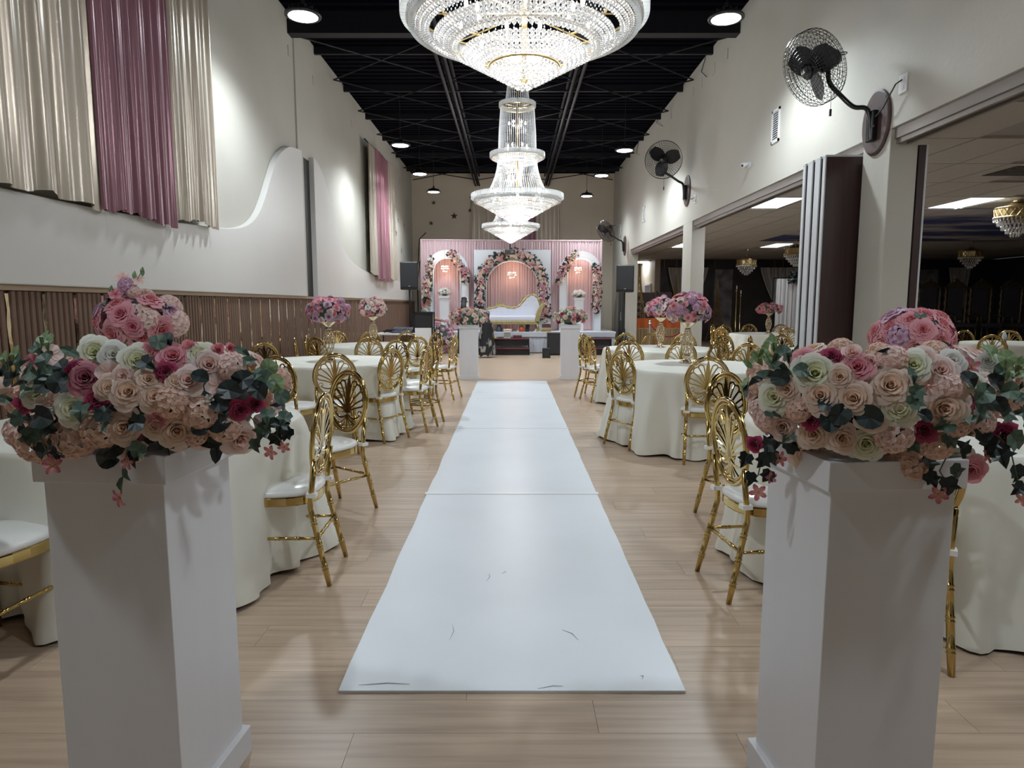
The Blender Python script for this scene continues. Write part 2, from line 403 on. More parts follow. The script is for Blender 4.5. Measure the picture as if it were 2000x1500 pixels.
for (px, py) in [(1420, 107), (1395, 134), (1370, 163), (1353, 181), (1310, 226), (1218, 332)]:
    p = onx(px, py, XR); B(XR - .012, XR, p.y - .06, p.y + .06, p.z - .08, p.z + .08).build('blank_plate', WALL, wr)
# raised arch on the back wall
ar = [(1.85 + 1.05 - 1.05 * 1.0, 2.2)]
arc = [(2.55 - 1.1 * cos(t * pi / 2 / 10), 2.9 + 1.1 * sin(t * pi / 2 / 10)) for t in range(11)]
m = MB(); m.prism([(1.45, 1.0)] + arc + [(2.55, 1.0)], lambda a, b: (a, YB, b), lambda a, b: (a, YB - .04, b)); m.build('relief_arch', WALLB, wb, bev=.005)
m = MB(); m.prism([(-2.9, 1.0)] + [(-2.9 + .8 * sin(t * pi / 20), 2.6 + .8 * cos(t * pi / 20)) for t in range(11)] + [(-2.1, 1.0)], lambda a, b: (a, YB, b), lambda a, b: (a, YB - .04, b)); m.build('relief_arch', WALLB, wb)
# ---------------------------------------------------------------- the room beyond the openings
ZA = 3.03; XA0 = XR + .22
B(XA0, 18, YF, 29, ZA + .03, ZA + .2)
ca = struct(B(XA0, 18, YF, 29, ZA + .02, ZA + .2).build('ceiling_annex', mat('grid_grey', (.30, .29, .28), .6)), 'white tile ceiling of the side room')
TA, TB = 1.22, .61
tile_me = B(-TB / 2 + .012, TB / 2 - .012, -TA / 2 + .012, TA / 2 - .012, 0, .03).mesh('ceiling_tile', TILE)
tileb_me = B(-TB / 2 + .012, TB / 2 - .012, -TA / 2 + .012, TA / 2 - .012, 0, .03).mesh('ceiling_tile', TILEB)
PAN = [(4.29, 11.3), (7.5, 11.3), (4.9, 19.2), (7.55, 19.2), (5.0, 26.7), (4.29, 3.2), (7.5, 3.2), (10.7, 3.2), (10.7, 11.3)]  # last four panels are out of view, added to brighten the side room
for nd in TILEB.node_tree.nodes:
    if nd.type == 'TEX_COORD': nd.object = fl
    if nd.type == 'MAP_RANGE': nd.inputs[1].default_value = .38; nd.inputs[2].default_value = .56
def has_panel(x, y): return any(abs(x - a) < .46 and abs(y - b) < .9 for a, b in PAN)
i = 0; tc = 0; tiles_rest = MB()
x = XA0 + TB / 2
cands = []
while x < 17:
    yv = 3.9
    while yv < 28.4:
        cands.append((x, yv)); yv += TA
    x += TB
def vis(x, y):
    dz = ZA - EYE; zc = y * CP - dz * SP; yc = y * SP + dz * CP
    px = 1000 + FPX * x / zc; py = 750 - FPX * yc / zc
    return px < 2010 and py > 110
cands = [c for c in cands if vis(*c) and not has_panel(*c)]
cands.sort(key=lambda c: c[0] ** 2 + c[1] ** 2)
for n_, (x, yv) in enumerate(cands):
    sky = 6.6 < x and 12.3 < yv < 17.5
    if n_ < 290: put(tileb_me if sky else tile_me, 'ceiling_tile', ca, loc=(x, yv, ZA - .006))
    else: tiles_rest.box(x - TB / 2 + .012, x + TB / 2 - .012, yv - TA / 2 + .012, yv + TA / 2 - .012, ZA - .006, ZA + .024)
o = tiles_rest.build('ceiling_tiles_far', TILE, ca); o['kind'] = 'stuff'
plabels = ['bright ceiling light panel between the second column and the folded partition', 'bright ceiling light panel seen past the near column', 'small bright ceiling panel behind the middle column', 'small bright ceiling panel above the crystal pendant by the partition', 'tiny ceiling panel at the far end of side room', 'added unseen ceiling panel inside the opening beside the near table', 'second added ceiling panel inside the near opening', 'third added ceiling panel inside the near opening', 'added ceiling panel past the picture edge level with the near column']
for (a, b), lb in zip(PAN, plabels):
    t = thing('ceiling_light_panel', lb, 'ceiling light', (a, b, ZA), 0, 'light panels in the side room ceiling')
    B(-.3, .3, -.6, .6, -.004, .014).build('diffuser', PANELE, t)
    f = MB(); f.box(-.325, -.3, -.625, .625, -.012, .018); f.box(.3, .325, -.625, .625, -.012, .018); f.box(-.3, .3, -.625, -.6, -.012, .018); f.box(-.3, .3, .6, .625, -.012, .018)
    f.build('frame', WHITE, t)
wa = struct(B(5.5, 18, 25, 25.2, 0, ZA).build('wall_annex_back', DARKW), 'dark panelled wall at the end of the side room')
struct(B(5.3, 5.5, 25, 29, 0, ZA).build('wall_annex_corner', WALLB)); struct(B(XR + .22, 5.5, 29, 29.2, 0, ZA).build('wall_annex_end', WALLB))
struct(B(XR, XR + .22, YB + .2, 29, 0, ZA).build('wall_annex_passage', WALLB))
struct(B(18, 18.2, YF, 29.2, 0, ZA).build('wall_annex_side', DARKW))
struct(B(XA0, 18, YF, 29.2, ZA + .2, ZA + .3).build('ceiling_annex_deck', DECK))
# ---------------------------------------------------------------- high bay lamps
hb_body = MB().lathe([(0, .10), (.06, .10), (.07, .05), (.15, .045), (.19, .02), (.19, 0), (.175, -.004)], 24).mesh('housing', BLACK, True)
hb_lens = MB().lathe([(0, -.012), (.10, -.010), (.172, -.002), (.172, .006)], 24).mesh('lens', LED, True)
hb_fins = MB()
for k in range(12):
    a = k * pi / 6; f = B(.06, .15, -.004, .004, .045, .075); hb_fins.add(f, Matrix.Rotation(a, 4, 'Z'))
hb_fin_me = hb_fins.mesh('heat_sink', BLACK)
def high_bay(x, y, z, label, on=1.0):
    t = thing('high_bay_lamp', label, 'ceiling lamp', (x, y, z), 0, 'high bay lamps under the black ceiling')
    put(hb_body, 'housing', t); put(hb_lens, 'lens', t); put(hb_fin_me, 'heat_sink', t)
    MB().tube([(0, 0, .1), (0, 0, .16)], .02, 6).build('hook', STEEL, t)
    MB().tube([(0, 0, .16), (0, 0, ZC - z)], .006, 5).build('cable', STEEL, t)
    light('SPOT', 'lamp_light', (0, 0, -.03), HIGH_BAY_W * on, (0.84, 0.935, 1.0), .14, t, spot_size=R(150), spot_blend=.7)
    return t
def hb_px(px, py, z, label, on=1.0): p = onz(px, py, z); return high_bay(p.x, min(p.y, 21.2), p.z, label, on)
HBZ = 4.4
hb_px(592, 32, HBZ, 'round high bay lamp hanging over the near end of the wave panel', .8); hb_px(1418, 37, HBZ, 'round high bay lamp above the wall with the largest fan', .85)
hb_px(782, 284, HBZ, 'high bay lamp above the far striped drape on the cream wall'); hb_px(1220, 294, HBZ, 'high bay lamp just beyond the middle wall fan')
hb_px(820, 340, HBZ, 'high bay lamp close to the back corner above the gold stars', .6); hb_px(1175, 343, HBZ, 'high bay lamp close to the back corner above the smallest fan', .6)
hb_px(847, 375, HBZ, 'small lamp on a long cable in front of the starred back wall', .55); hb_px(1146, 383, HBZ, 'small lamp on a long cable above the raised arch', .55)
high_bay(-2.15, .9, HBZ, 'high bay lamp over the near tables beside the drapes', .5); high_bay(2.2, .9, HBZ, 'high bay lamp over the near tables beside the openings', .5)
# ---------------------------------------------------------------- crystal chandeliers
oct_b = MB().ball((0, 0, 0), 1, 4, 2)
def ring_pts(r, z, n=48): return [(r * cos(2 * pi * k / n), r * sin(2 * pi * k / n), z) for k in range(n)]
def band(r0, r1, z0, z1, n=72):      # ring of close-set prisms
    m = MB()
    for k in range(n):
        a = 2 * pi * (k + .5) / n; w_ = pi * (r0 + r1) / 2 / n * .92
        b = B(min(r0, r1), max(r0, r1), -w_, w_, z0, z1); m.add(b, Matrix.Rotation(a, 4, 'Z'))
    return m
def cone_points(r0, z0, r1, z1, d):
    L = math.hypot(r0 - r1, z0 - z1); n = max(2, int(L / d)); out = []
    for i in range(n + 1):
        t = i / n; r = r0 + (r1 - r0) * t; z = z0 + (z1 - z0) * t
        if i % 6 == 5: continue
        k = max(5, int(2 * pi * r / (d * 1.02)))
        for j in range(k):
            a = 2 * pi * (j + .5 * (i % 2)) / k; out.append((r * cos(a), r * sin(a), z))
    return out
def strands(prof, n, d, m=None, s=.006):
    m = m or MB(); seg = []
    for i in range(len(prof) - 1):
        (r0, z0), (r1, z1) = prof[i], prof[i + 1]; k = max(1, int(math.hypot(r1 - r0, z1 - z0) / d))
        seg += [(r0 + (r1 - r0) * j / k, z0 + (z1 - z0) * j / k) for j in range(k)]
    for a in range(n):
        t = 2 * pi * a / n
        for (r, z) in seg:
            m.add(oct_b, Matrix.Translation((r * cos(t), r * sin(t), z)) @ Matrix.Diagonal((s, s, s * 1.5, 1)))
    return m
facet = MB().ball((0, 0, 0), .0155, 6, 4)
facet_me = facet.mesh('crystal', CRYST)
ZR = 2.97
CONE = cone_points(.655, ZR - .05, .035, ZR - .40, .029)
def bell(u): return (.46 - .17 * (1 - (1 - u) ** 2), ZR + .04 + u * .55)
up_m = strands([bell(k / 8) for k in range(9)], 70, .017)
strands([(.285, ZR + .64), (.275, ZR + .95), (.25, ZR + 1.3)], 56, .017, up_m)
strands([(.18, ZR + 1.36), (.15, ZR + 1.6), (.11, ZR + 1.95)], 34, .017, up_m)
up_me = up_m.mesh('crystal_strands', CRYSTB)
rb = band(.665, .70, ZR - .03, ZR + .035, 96); rb.add(band(.63, .655, ZR - .085, ZR - .035, 90))
rim_me = rb.mesh('rim_band', CRYSTB)
mb_ = band(.385, .415, ZR + .58, ZR + .64, 64); mb_me = mb_.mesh('middle_band', CRYSTB)
md = MB()
for p in cone_points(.40, ZR + .575, .26, ZR + .50, .026): md.add(facet, Matrix.Translation(p) @ Matrix.Scale(.85, 4))
md_me = md.mesh('middle_crystals', CRYST)
tb_me = band(.245, .275, ZR + 1.3, ZR + 1.36, 48).mesh('top_band', CRYSTB)
fr = MB()
for r_, z_ in [(.65, ZR + .036), (.47, ZR + .03), (.60, ZR - .06), (.40, ZR - .17), (.2, ZR - .29), (.29, ZR + .6), (.39, ZR + .57), (.26, ZR + 1.3), (.13, ZR + 1.6)]: fr.tube(ring_pts(r_, z_), .008, 5, True)
fr.tube([(0, 0, ZR - .38), (0, 0, ZR + 2.0)], .016, 8)
for k in range(8):
    a = k * pi / 4
    for r_, z_ in [(.66, ZR + .0), (.40, ZR + .6), (.26, ZR + 1.3)]: fr.tube([(0, 0, z_), (r_ * cos(a), r_ * sin(a), z_)], .005, 4)
fr_me = fr.mesh('gold_frame', GOLDD, True)
bulb_me = MB().lathe([(0, .05), (.008, .035), (.012, .015), (.009, 0), (0, 0)], 8).mesh('bulb', BULB, True)
all_m = MB()
for p in CONE: all_m.add(facet, Matrix.Translation(p))
cone_all = all_m.mesh('crystal_cone', CRYST)
def chandelier(x, y, dz, label, split, s=1.0, on=1.0):
    t = thing('crystal_chandelier', label, 'chandelier', (x, y, dz), 0, 'crystal chandeliers down the middle of the hall'); t.scale = (s, s, s)
    for me, nm in ((up_me, 'crystal_strands'), (rim_me, 'rim_band'), (mb_me, 'middle_band'), (md_me, 'middle_crystals'), (tb_me, 'top_band'), (fr_me, 'gold_frame')):
        o = put(me, nm, t)
        if 'crystal' in nm: o['kind'] = 'stuff'
    if split:
        srt = sorted(CONE, key=lambda p: (Vector(p) - Vector((0, -y, EYE - dz))).length + .6 * (p[2] - ZR))
        for p in srt[:290]: put(facet_me, 'crystal', t, loc=p)
        rest = MB()
        for p in srt[290:]: rest.add(facet, Matrix.Translation(p))
        o = rest.build('crystal_cone', CRYST, t); o['kind'] = 'stuff'
    else: o = put(cone_all, 'crystal_cone', t); o['kind'] = 'stuff'
    for k in range(10): a = k * pi / 5; put(bulb_me, 'bulb', t, loc=(.33 * cos(a), .33 * sin(a), ZR + .04))
    for k in range(6): a = k * pi / 3; put(bulb_me, 'bulb', t, loc=(.14 * cos(a), .14 * sin(a), ZR + .72)); put(bulb_me, 'bulb', t, loc=(.12 * cos(a), .12 * sin(a), ZR + 1.05))
    for k in range(8): a = k * pi / 4; put(bulb_me, 'bulb', t, loc=(.36 * cos(a), .36 * sin(a), ZR - .09))
    MB().tube([(0, 0, ZR + 1.95), (0, 0, (ZC - dz) / s)], .012, 6).build('rod', GOLDD, t)
    light('POINT', 'cone_light', (0, 0, ZR - .08), CHAND_W * .3 * on, (.96, .98, 1), .2, t)
    light('POINT', 'bell_light', (0, 0, ZR + .25), CHAND_W * .7 * on, (.96, .98, 1), .10, t)
    light('POINT', 'column_light', (0, 0, ZR + .95), CHAND_W * .35 * on, (.96, .98, 1), .08, t)
    return t
chandelier(.07, 4.0, .03, 'largest crystal chandelier cut off by the top of the picture', True)
chandelier(.08, 10.3, 0, 'whole tiered crystal chandelier hanging over the middle of the aisle', False)
chandelier(-.03, 16.4, .27, 'farthest crystal chandelier partly hidden behind the tiered one', False)
# ---------------------------------------------------------------- wall fans
def wire_cage(r, dep):
    m = MB()
    for k in range(9):
        rr = r * (.22 + .78 * k / 8); m.tube(ring_pts(rr, dep * .5 - .02 * (rr / r) ** 3 * 1.5 + .0, 32), .0022, 3, True)
        m.tube(ring_pts(rr, -dep * .5 + .05 * (rr / r) ** 4, 32), .0022, 3, True)
    for z_ in (-dep * .25, 0, dep * .22): m.tube(ring_pts(r * 1.01, z_, 32), .0025, 3, True)
    for k in range(44):
        a = 2 * pi * k / 44; c_, s_ = cos(a), sin(a)
        m.tube([(r * .2 * c_, r * .2 * s_, dep * .5), (r * .85 * c_, r * .85 * s_, dep * .47), (r * 1.0 * c_, r * 1.0 * s_, dep * .3), (r * 1.015 * c_, r * 1.015 * s_, -dep * .2), (r * .93 * c_, r * .93 * s_, -dep * .42), (r * .2 * c_, r * .2 * s_, -dep * .5)], .0022, 3)
    m.lathe([(0, dep * .5 + .012), (r * .2, dep * .5 + .008), (r * .22, dep * .5 - .004)], 16)
    return m.mesh('cage', BLACKG, True)
cage_me = wire_cage(.32, .17)
def blade():
    m = MB()
    def fn(u, v):
        r_ = .05 + .235 * v; w_ = .055 + .16 * math.sin(pi * min(1, .12 + v * .75)) ; a = (u - .5) * w_ / max(r_, .08) * 1.15
        return (r_ * cos(a), r_ * sin(a), (u - .5) * .07)
    m.grid(fn, 6, 6); n = len(m.v)
    m.v += [p - Vector((0, 0, .004)) for p in m.v[:n]]
    m.f += [tuple(n + k for k in q[::-1]) for q in list(m.f)]; m.mi += [0] * len(m.mi)
    return m.mesh('blade', BLACK, True)
blade_me = blade()
def wall_fan(plate, head, n, label, wood=True, spin=.3):
    t = thing('wall_fan', label, 'fan', plate, 0, 'black wall fans on the header wall')
    P = Vector(plate); h = Vector(head) - P; n = Vector(n).normalized()
    m = MB(); m.lathe([(0, 0), (.225, 0), (.225, .018), (.21, .028), (0, .028)], 32)
    o = m.build('wall_plate', WOODP, t); o.matrix_basis = Matrix.Translation((0, 0, 0)) @ Matrix.Rotation(-pi / 2, 4, 'Y') @ Matrix.Scale(1.25, 4, (1, 0, 0)); o['label'] = 'oval dark wood plate'
    B(-.075, -.026, -.06, .06, -.16, .10).build('bracket', BLACKG, t, bev=.01)
    MB().tube([(-.09, -.09, -.05), (-.06, -.05, -.05)], .014, 8).build('knob', BLACKG, t)
    back = h - n * .17
    mid = Vector((-.16, back.y * .25, .12))
    pts = [Vector((-.06, 0, -.14)), Vector((-.075, 0, .05)), Vector((-.11, back.y * .1, .13)), Vector((-.2, back.y * .35, .15)), back * .72 + Vector((0, 0, .10 - back.z * .45)), back * .97 + Vector((0, 0, -.17)), back + Vector((0, 0, -.04))]
    def cr(P_, n_=6):
        out = []
        for i in range(len(P_) - 1):
            a, b, c, d = P_[max(i - 1, 0)], P_[i], P_[i + 1], P_[min(i + 2, len(P_) - 1)]
            for k in range(n_):
                q = k / n_; out.append(.5 * (2 * b + (c - a) * q + (2 * a - 5 * b + 4 * c - d) * q * q + (3 * b - a - 3 * c + d) * q ** 3))
        return out + [P_[-1]]
    MB().tube(cr(pts), .021, 10).build('arm', BLACKG, t, True)
    M = Matrix.Translation(h) @ frame_to(n)
    put(cage_me, 'cage', t, M)
    hub = MB(); hub.lathe([(0, .05), (.05, .045), (.055, -.03), (0, -.03)], 16); ho = hub.build('hub', BLACKG, t, True); ho.matrix_basis = M
    for k in range(3): put(blade_me, 'blade', t, M @ Matrix.Rotation(spin + k * 2 * pi / 3, 4, 'Z'))
    mo = MB(); mo.lathe([(.06, -.06), (.078, -.08), (.08, -.2), (.07, -.25), (.03, -.285), (0, -.29)], 20); o = mo.build('motor', BLACKG, t, True); o.matrix_basis = M
    b = h - n * .22; MB().tube([b + Vector((0, 0, -.05)), b + Vector((0, 0, -.45))], .002, 4).build('pull_cord', STEEL, t)
    B(-.008, .008, -.008, .008, -.03, .03).build('cord_end', BLACK, t, loc=b + Vector((0, 0, -.47)))
    MB().tube(ring_pts(.035, 0, 16), .005, 5, True).build('cable_loop', BLACK, t, loc=h - n * .33)
    return t
f1p = onx(1714, 240, XR); wall_fan((XR, f1p.y, f1p.z), onx(1590, 133, 2.70), (-.85, -.22, -.45), 'largest black wall fan on the near column plate')
f2p = onx(1343, 373, XR); wall_fan((XR, f2p.y, f2p.z), ony(1296, 312, 12.15), (-.28, -.95, -.06), 'black wall fan turned to face down the hall above the middle column')
f3p = onx(1221, 480, XR); wall_fan((XR, f3p.y, f3p.z), ony(1183, 452, 19.0), (-.72, -.35, -.5), 'smallest black wall fan tilted down beside the stage')
def outlet(px, py, label, cord=None):
    p = onx(px, py, XR); t = thing('wall_outlet', label, 'outlet', p)
    B(-.012, 0, -.06, .06, -.075, .075).build('cover_plate', WHITE, t, bev=.003)
    for z_ in (-.03, .03): B(-.016, -.012, -.022, .022, z_ - .018, z_ + .018).build('socket', WHITE, t)
    if cord:
        q = Vector(cord) - p; MB().tube([(-.02, 0, .03), (-.06, .02, .0), Vector((-.04, 0, 0)) + q * .5 - Vector((0, 0, .05)), q], .006, 6).build('power_cord', BLACK, t)
outlet(1766, 163, 'white wall outlet with the near fan plugged in', (XR - .05, f1p.y, f1p.z + .02)); outlet(1358, 389, 'small white outlet beside the middle fan plate', (XR - .04, f2p.y, f2p.z))
for px, py, w_, h_, lb in [(1516, 246, .12, .40, 'large white louvre vent between the two nearer fans'), (1258, 419, .14, .36, 'narrow white vent past the middle fan'), (1211, 450, .14, .36, 'farthest thin white vent near the stage')]:
    p = onx(px, py, XR); t = thing('air_vent', lb, 'vent', p, 0, 'white vents on the header wall')
    f = MB(); f.box(-.015, 0, -w_, -w_ + .03, -h_ / 2, h_ / 2); f.box(-.015, 0, w_ - .03, w_, -h_ / 2, h_ / 2); f.box(-.015, 0, -w_, w_, h_ / 2 - .03, h_ / 2); f.box(-.015, 0, -w_, w_, -h_ / 2, -h_ / 2 + .03)
    f.build('frame', WHITE, t); B(-.003, 0, -w_ + .03, w_ - .03, -h_ / 2 + .03, h_ / 2 - .03).build('backing', BLACK, t)
    sl = B(-.012, -.003, -w_ + .03, w_ - .03, -.004, .004).mesh('louvre', WHITE)
    n = 13
    for k in range(n): put(sl, 'louvre', t, loc=(0, 0, -h_ / 2 + .04 + (h_ - .08) * k / (n - 1)))
p = onx(1465, 322, XR); t = thing('security_camera', 'small white bullet camera on the header wall', 'camera', p)
o = MB().lathe([(.03, 0), (.035, .02), (.035, .09), (.03, .1), (0, .1)], 14).build('body', WHITE, t, True); o.matrix_basis = Matrix.Translation((-.04, 0, 0)) @ frame_to((-.8, -.5, -.2))
MB().lathe([(.045, 0), (.045, .02), (0, .03)], 14).build('mount', WHITE, t).matrix_basis = frame_to((-1, 0, 0))
o = MB().lathe([(.018, 0), (.018, .006), (0, .006)], 12).build('lens', BLACK, t); o.matrix_basis = Matrix.Translation((-.04, 0, 0)) @ frame_to((-.8, -.5, -.2)) @ Matrix.Translation((0, 0, .1))
# hanging cables on the header wall
for i, (pts, lb) in enumerate([(((1378, 112), (1370, 140), (1380, 150)), 'black cable loop hanging from the ceiling edge above the near fan'), (((1300, 195), (1282, 240), (1294, 246)), 'black cable loop hanging above the middle fan'), (((1250, 262), (1243, 300), (1248, 302)), 'thin black cable drooping by the far ceiling corner')]):
    tag(MB().tube([onx(a, b, XR - .03) for a, b in pts], .007, 5).build('hanging_cable', BLACK), lb, 'cable', 'cables on the header wall')
# ---------------------------------------------------------------- satin drapes on the left wall
def drape(parent, y0, y1, zt, zb, x, material, folds, seed, amp=.032):
    rr = random.Random(seed); ph = [rr.uniform(0, 6.28) for _ in range(5)]; L = y1 - y0
    def fn(u, v):
        yv = y0 + L * u; z = zt + (zb - zt) * v
        wv = .55 * sin(2 * pi * folds * u + ph[0] + .5 * sin(3 * u + v)) + .3 * sin(2 * pi * folds * 1.73 * u + ph[1] + v * .8) + .25 * sin(2 * pi * folds * .6 * u + ph[2] - v * 1.2)
        xx = x + amp * (.6 + .55 * v) * wv
        z += .015 * sin(2 * pi * folds * .5 * u + ph[3]) * v + .02 * sin(7 * u + ph[4]) * v
        return (max(xx, XL + .09), yv, z)
    return MB().grid(fn, int(folds * 14), 26).build('drape_panel', material, parent, True)
t = thing('wall_drape', 'tall satin drape of mauve between champagne panels on the near wall', 'drape', (0, 0, 0))
drape(t, 3.3, 5.09, 5.2, 2.07, XL + .15, CHAMPF, 9, 1); drape(t, 5.05, 6.20, 5.2, 2.07, XL + .16, MAUVEF, 10, 2); drape(t, 6.15, 7.04, 5.2, 2.15, XL + .15, CHAMPF, 8, 3)
MB().tube([(XL + .1, 3.2, 5.2), (XL + .1, 7.1, 5.2)], .02, 8).build('rod', STEEL, t)
t = thing('wall_drape', 'striped champagne and rose satin drape on the far part of the cream wall', 'drape', (0, 0, 0))
drape(t, 14.6, 15.35, 4.78, 2.03, XL + .15, CHAMPF, 6, 4); drape(t, 15.3, 16.75, 4.82, 1.94, XL + .17, MAUVEL, 10, 5); drape(t, 16.7, 17.7, 4.86, 2.0, XL + .15, CHAMPF, 7, 6)
MB().tube([(XL + .1, 14.5, 4.82), (XL + .1, 17.8, 4.88)], .015, 8).build('rod', STEEL, t)
def drape_x(parent, x0, x1, zt, zb, y, material, folds, seed, amp=.03, name='drape_panel', res=12):
    rr = random.Random(seed); a, b, c = [rr.uniform(0, 6.28) for _ in range(3)]
    def fn(u, v): return (x0 + (x1 - x0) * u, y - amp * (.5 * sin(2 * pi * folds * u + a + .3 * v) + .35 * sin(2 * pi * folds * 1.71 * u + b) + .2 * sin(2 * pi * folds * .37 * u + c)), zt + (zb - zt) * v)
    return MB().grid(fn, int(folds * res), 4).build(name, material, parent, True)
t = thing('wall_drape', 'champagne and mauve drape on the back wall behind the chandeliers', 'drape', (0, 0, 0))
drape_x(t, -1.3, -.45, 4.75, 1.0, YB - .1, CHAMPF, 8, 7); drape_x(t, -.47, .75, 4.75, 1.0, YB - .12, MAUVEF, 12, 8); drape_x(t, .73, 1.5, 4.75, 1.0, YB - .1, CHAMPF, 8, 9)
MB().tube([(-1.35, YB - .05, 4.76), (1.55, YB - .05, 4.76)], .015, 8).build('rod', STEEL, t)
# stars
def star_mesh(r):
    m = MB(); pts = [(r * (1 if k % 2 == 0 else .42) * sin(k * pi / 5), r * (1 if k % 2 == 0 else .42) * cos(k * pi / 5)) for k in range(10)]
    n = 10; m.v = [Vector((a, 0, b)) for a, b in pts] + [Vector((0, -.05, 0)), Vector((0, 0, 0))]
    for k in range(n): m.face(k, (k + 1) % n, n); m.face((k + 1) % n, k, n + 1)
    return m.mesh('wall_star', mat('bronze_star', (.10, .075, .05), .45, .6))
sm = star_mesh(.12); sm2 = star_mesh(.08)
for px, py, me, lb in [(887, 422, sm, 'largest bronze star on the back wall'), (847, 396, sm2, 'bronze star high on the back wall under the hanging lamp'), (918, 411, sm2, 'bronze star beside the back wall drape'), (842, 436, sm2, 'lowest bronze star on the back wall'), (848, 436, None, '')]:
    if me: p = ony(px, py, YB); tag(put(me, 'wall_star', loc=p), lb, 'wall star', 'metal stars on the back wall')
for px, py, lb in [(771, 404, 'thin metal star high on the cream wall past the far drape'), (778, 430, 'metal star on cream wall second from the top'), (774, 455, 'metal star halfway down the cream wall near the corner'), (789, 440, 'metal star on cream wall closest to the corner'), (784, 490, 'lowest metal star on the cream wall above the speaker')]:
    p = onx(px, py, XL); tag(put(sm, 'wall_star', loc=p, rz=-pi / 2), lb, 'wall star', 'metal stars on the cream wall')
for k, (za, zb_) in enumerate([(2.2, 3.6), (2.0, 2.9)]):
    pts = [(XL + .25, YB - .6, .0), (XL + .22, YB - .6, za), (XL + .3, YB - .55, zb_ - .2), (XL + .5, YB - .5, zb_)]
    tag(MB().tube(pts, .015, 6).build('curved_rod', STEEL), ['taller curved black rod standing in the back corner', 'shorter curved black rod standing in the back corner'][k], 'rod')
# ---------------------------------------------------------------- folded partition
t = thing('folding_partition', 'stack of folded brown partition panels with aluminium edges beside the near column', 'partition', (0, 0, 0))
for k in range(6):
    y0 = 6.42 + k * .08; xs = XR - .32 - (.012 * (k % 2)); o = B(xs + .012, XR + .2, y0, y0 + .06, .02, 2.73).build('panel', BROWNP, t)
    B(xs, xs + .014, y0 + .004, y0 + .056, .02, 2.735).build('edge_strip', ALUP, o); B(xs, XR + .2, y0 + .005, y0 + .065, 2.732, 2.75).build('top_cap', ALUP, o)
t = thing('partition_panel', 'dark partition panel edge standing behind the near column', 'partition', (0, 0, 0))
B(XR + .27, XR + .33, 5.95, 6.05, .02, 2.73).build('panel', BROWNP, t); B(XR + .33, XR + .345, 5.945, 6.05, .02, 2.73).build('edge_strip', ALUP, t)
# ---------------------------------------------------------------- aisle runner
YS = [2.2, 4.67, 7.22, 9.55, 11.79]
t = thing('aisle_runner', 'long white aisle runner of taped panels down the middle of the floor', 'aisle runner', (0, 0, 0))
for k in range(4):
    rr = random.Random(k + 3); a, b = YS[k] + .002, YS[k + 1] - .002; n = 14; L = []; Q = []
    for i in range(n + 1):
        yv = a + (b - a) * i / n; j = 0 if i in (0, n) else .003
        L.append((-.612 + rr.uniform(-j, j) - .003 * sin(i * 1.1 + k), yv)); Q.append((.612 + rr.uniform(-j, j), yv))
    m = MB(); m.prism(Q + L[::-1], lambda p, q: (p, q, .001), lambda p, q: (p, q, .009 + .0008 * k)); m.build('panel', RUNNER, t)
tape = mat('white_tape', (.84, .86, .88), .3)
for k in (1, 2, 3): B(-.625, .622, YS[k] - .025, YS[k] + .025, .0095, .0125).build('tape', tape, t)
scuff = mat('scuff_grey', (.45, .48, .50), .5)
for i, (xa, ya, xb, yb) in enumerate([(780, 945, 770, 960), (980, 1120, 988, 1116), (1098, 1230, 1130, 1250), (878, 1250, 884, 1220), (950, 1135, 955, 1120), (1050, 1345, 1100, 1340), (700, 1338, 800, 1336), (1250, 1320, 1254, 1326)]):
    p, q = onz(xa, ya, .0102), onz(xb, yb, .0102); MB().tube([p, (p + q) / 2 + Vector((.01, .01, 0)), q], [.0006, .002, .0006], 4).build('scuff_mark', scuff, t)
# ---------------------------------------------------------------- gold oval-back chairs (face +Y, origin at seat centre on the floor)
def outline(n, w, d, rear=.84, e=2.8):
    out = []
    for k in range(n):
        a = 2 * pi * k / n; c_, s_ = cos(a), sin(a)
        x = w * math.copysign(abs(c_) ** (2 / e), c_); yv = d * math.copysign(abs(s_) ** (2 / e), s_)
        x *= 1 - (1 - rear) * (0.5 - yv / d / 2); out.append((x, yv))
    return out
def stack(levels, n=28, w=.205, d=.2):
    m = MB(); o = outline(n, w, d); base = 0
    for (s, z) in levels: m.v += [Vector((x * s, y * s, z)) for x, y in o]
    for i in range(len(levels) - 1):
        for k in range(n):
            l = (k + 1) % n; m.face(i * n + k, i * n + l, (i + 1) * n + l, (i + 1) * n + k)
    m.face(*range(n)[::-1]); m.face(*[(len(levels) - 1) * n + k for k in range(n)]); return m
cush_me = stack([(.96, .437), (1.01, .444), (1.02, .455), (.98, .468), (.85, .478), (.5, .484), (.1, .486)]).mesh('seat_cushion', CUSH, True)
frame_me = stack([(.985, .395), (1.0, .40), (1.0, .434), (.985, .438)]).mesh('seat_frame', GOLD)
def bamboo(pts, r, nodes):
    P = [Vector(p) for p in pts]; L = [0]
    for i in range(1, len(P)): L.append(L[-1] + (P[i] - P[i - 1]).length)
    def at(s):
        for i in range(1, len(P)):
            if s <= L[i] + 1e-9: return P[i - 1].lerp(P[i], (s - L[i - 1]) / max(L[i] - L[i - 1], 1e-9))
        return P[-1]
    ss = [(0, 1)] + [(l, 1) for l in L[1:-1]] + [(L[-1], .85)]
    for nd in nodes:
        for ds, k in ((-.016, 1), (-.011, 1.28), (-.006, 1.0), (.0, 1.0), (.005, 1.28), (.010, 1)): ss.append((nd * L[-1] + ds, k))
    ss.sort(); return MB().tube([at(s) for s, _ in ss], [r * k for _, k in ss], 8)
legF = [bamboo([(s * .165, .165, .40), (s * .178, .182, 0)], .0135, (.3, .55, .8)).mesh('leg', GOLD, True) for s in (-1, 1)]
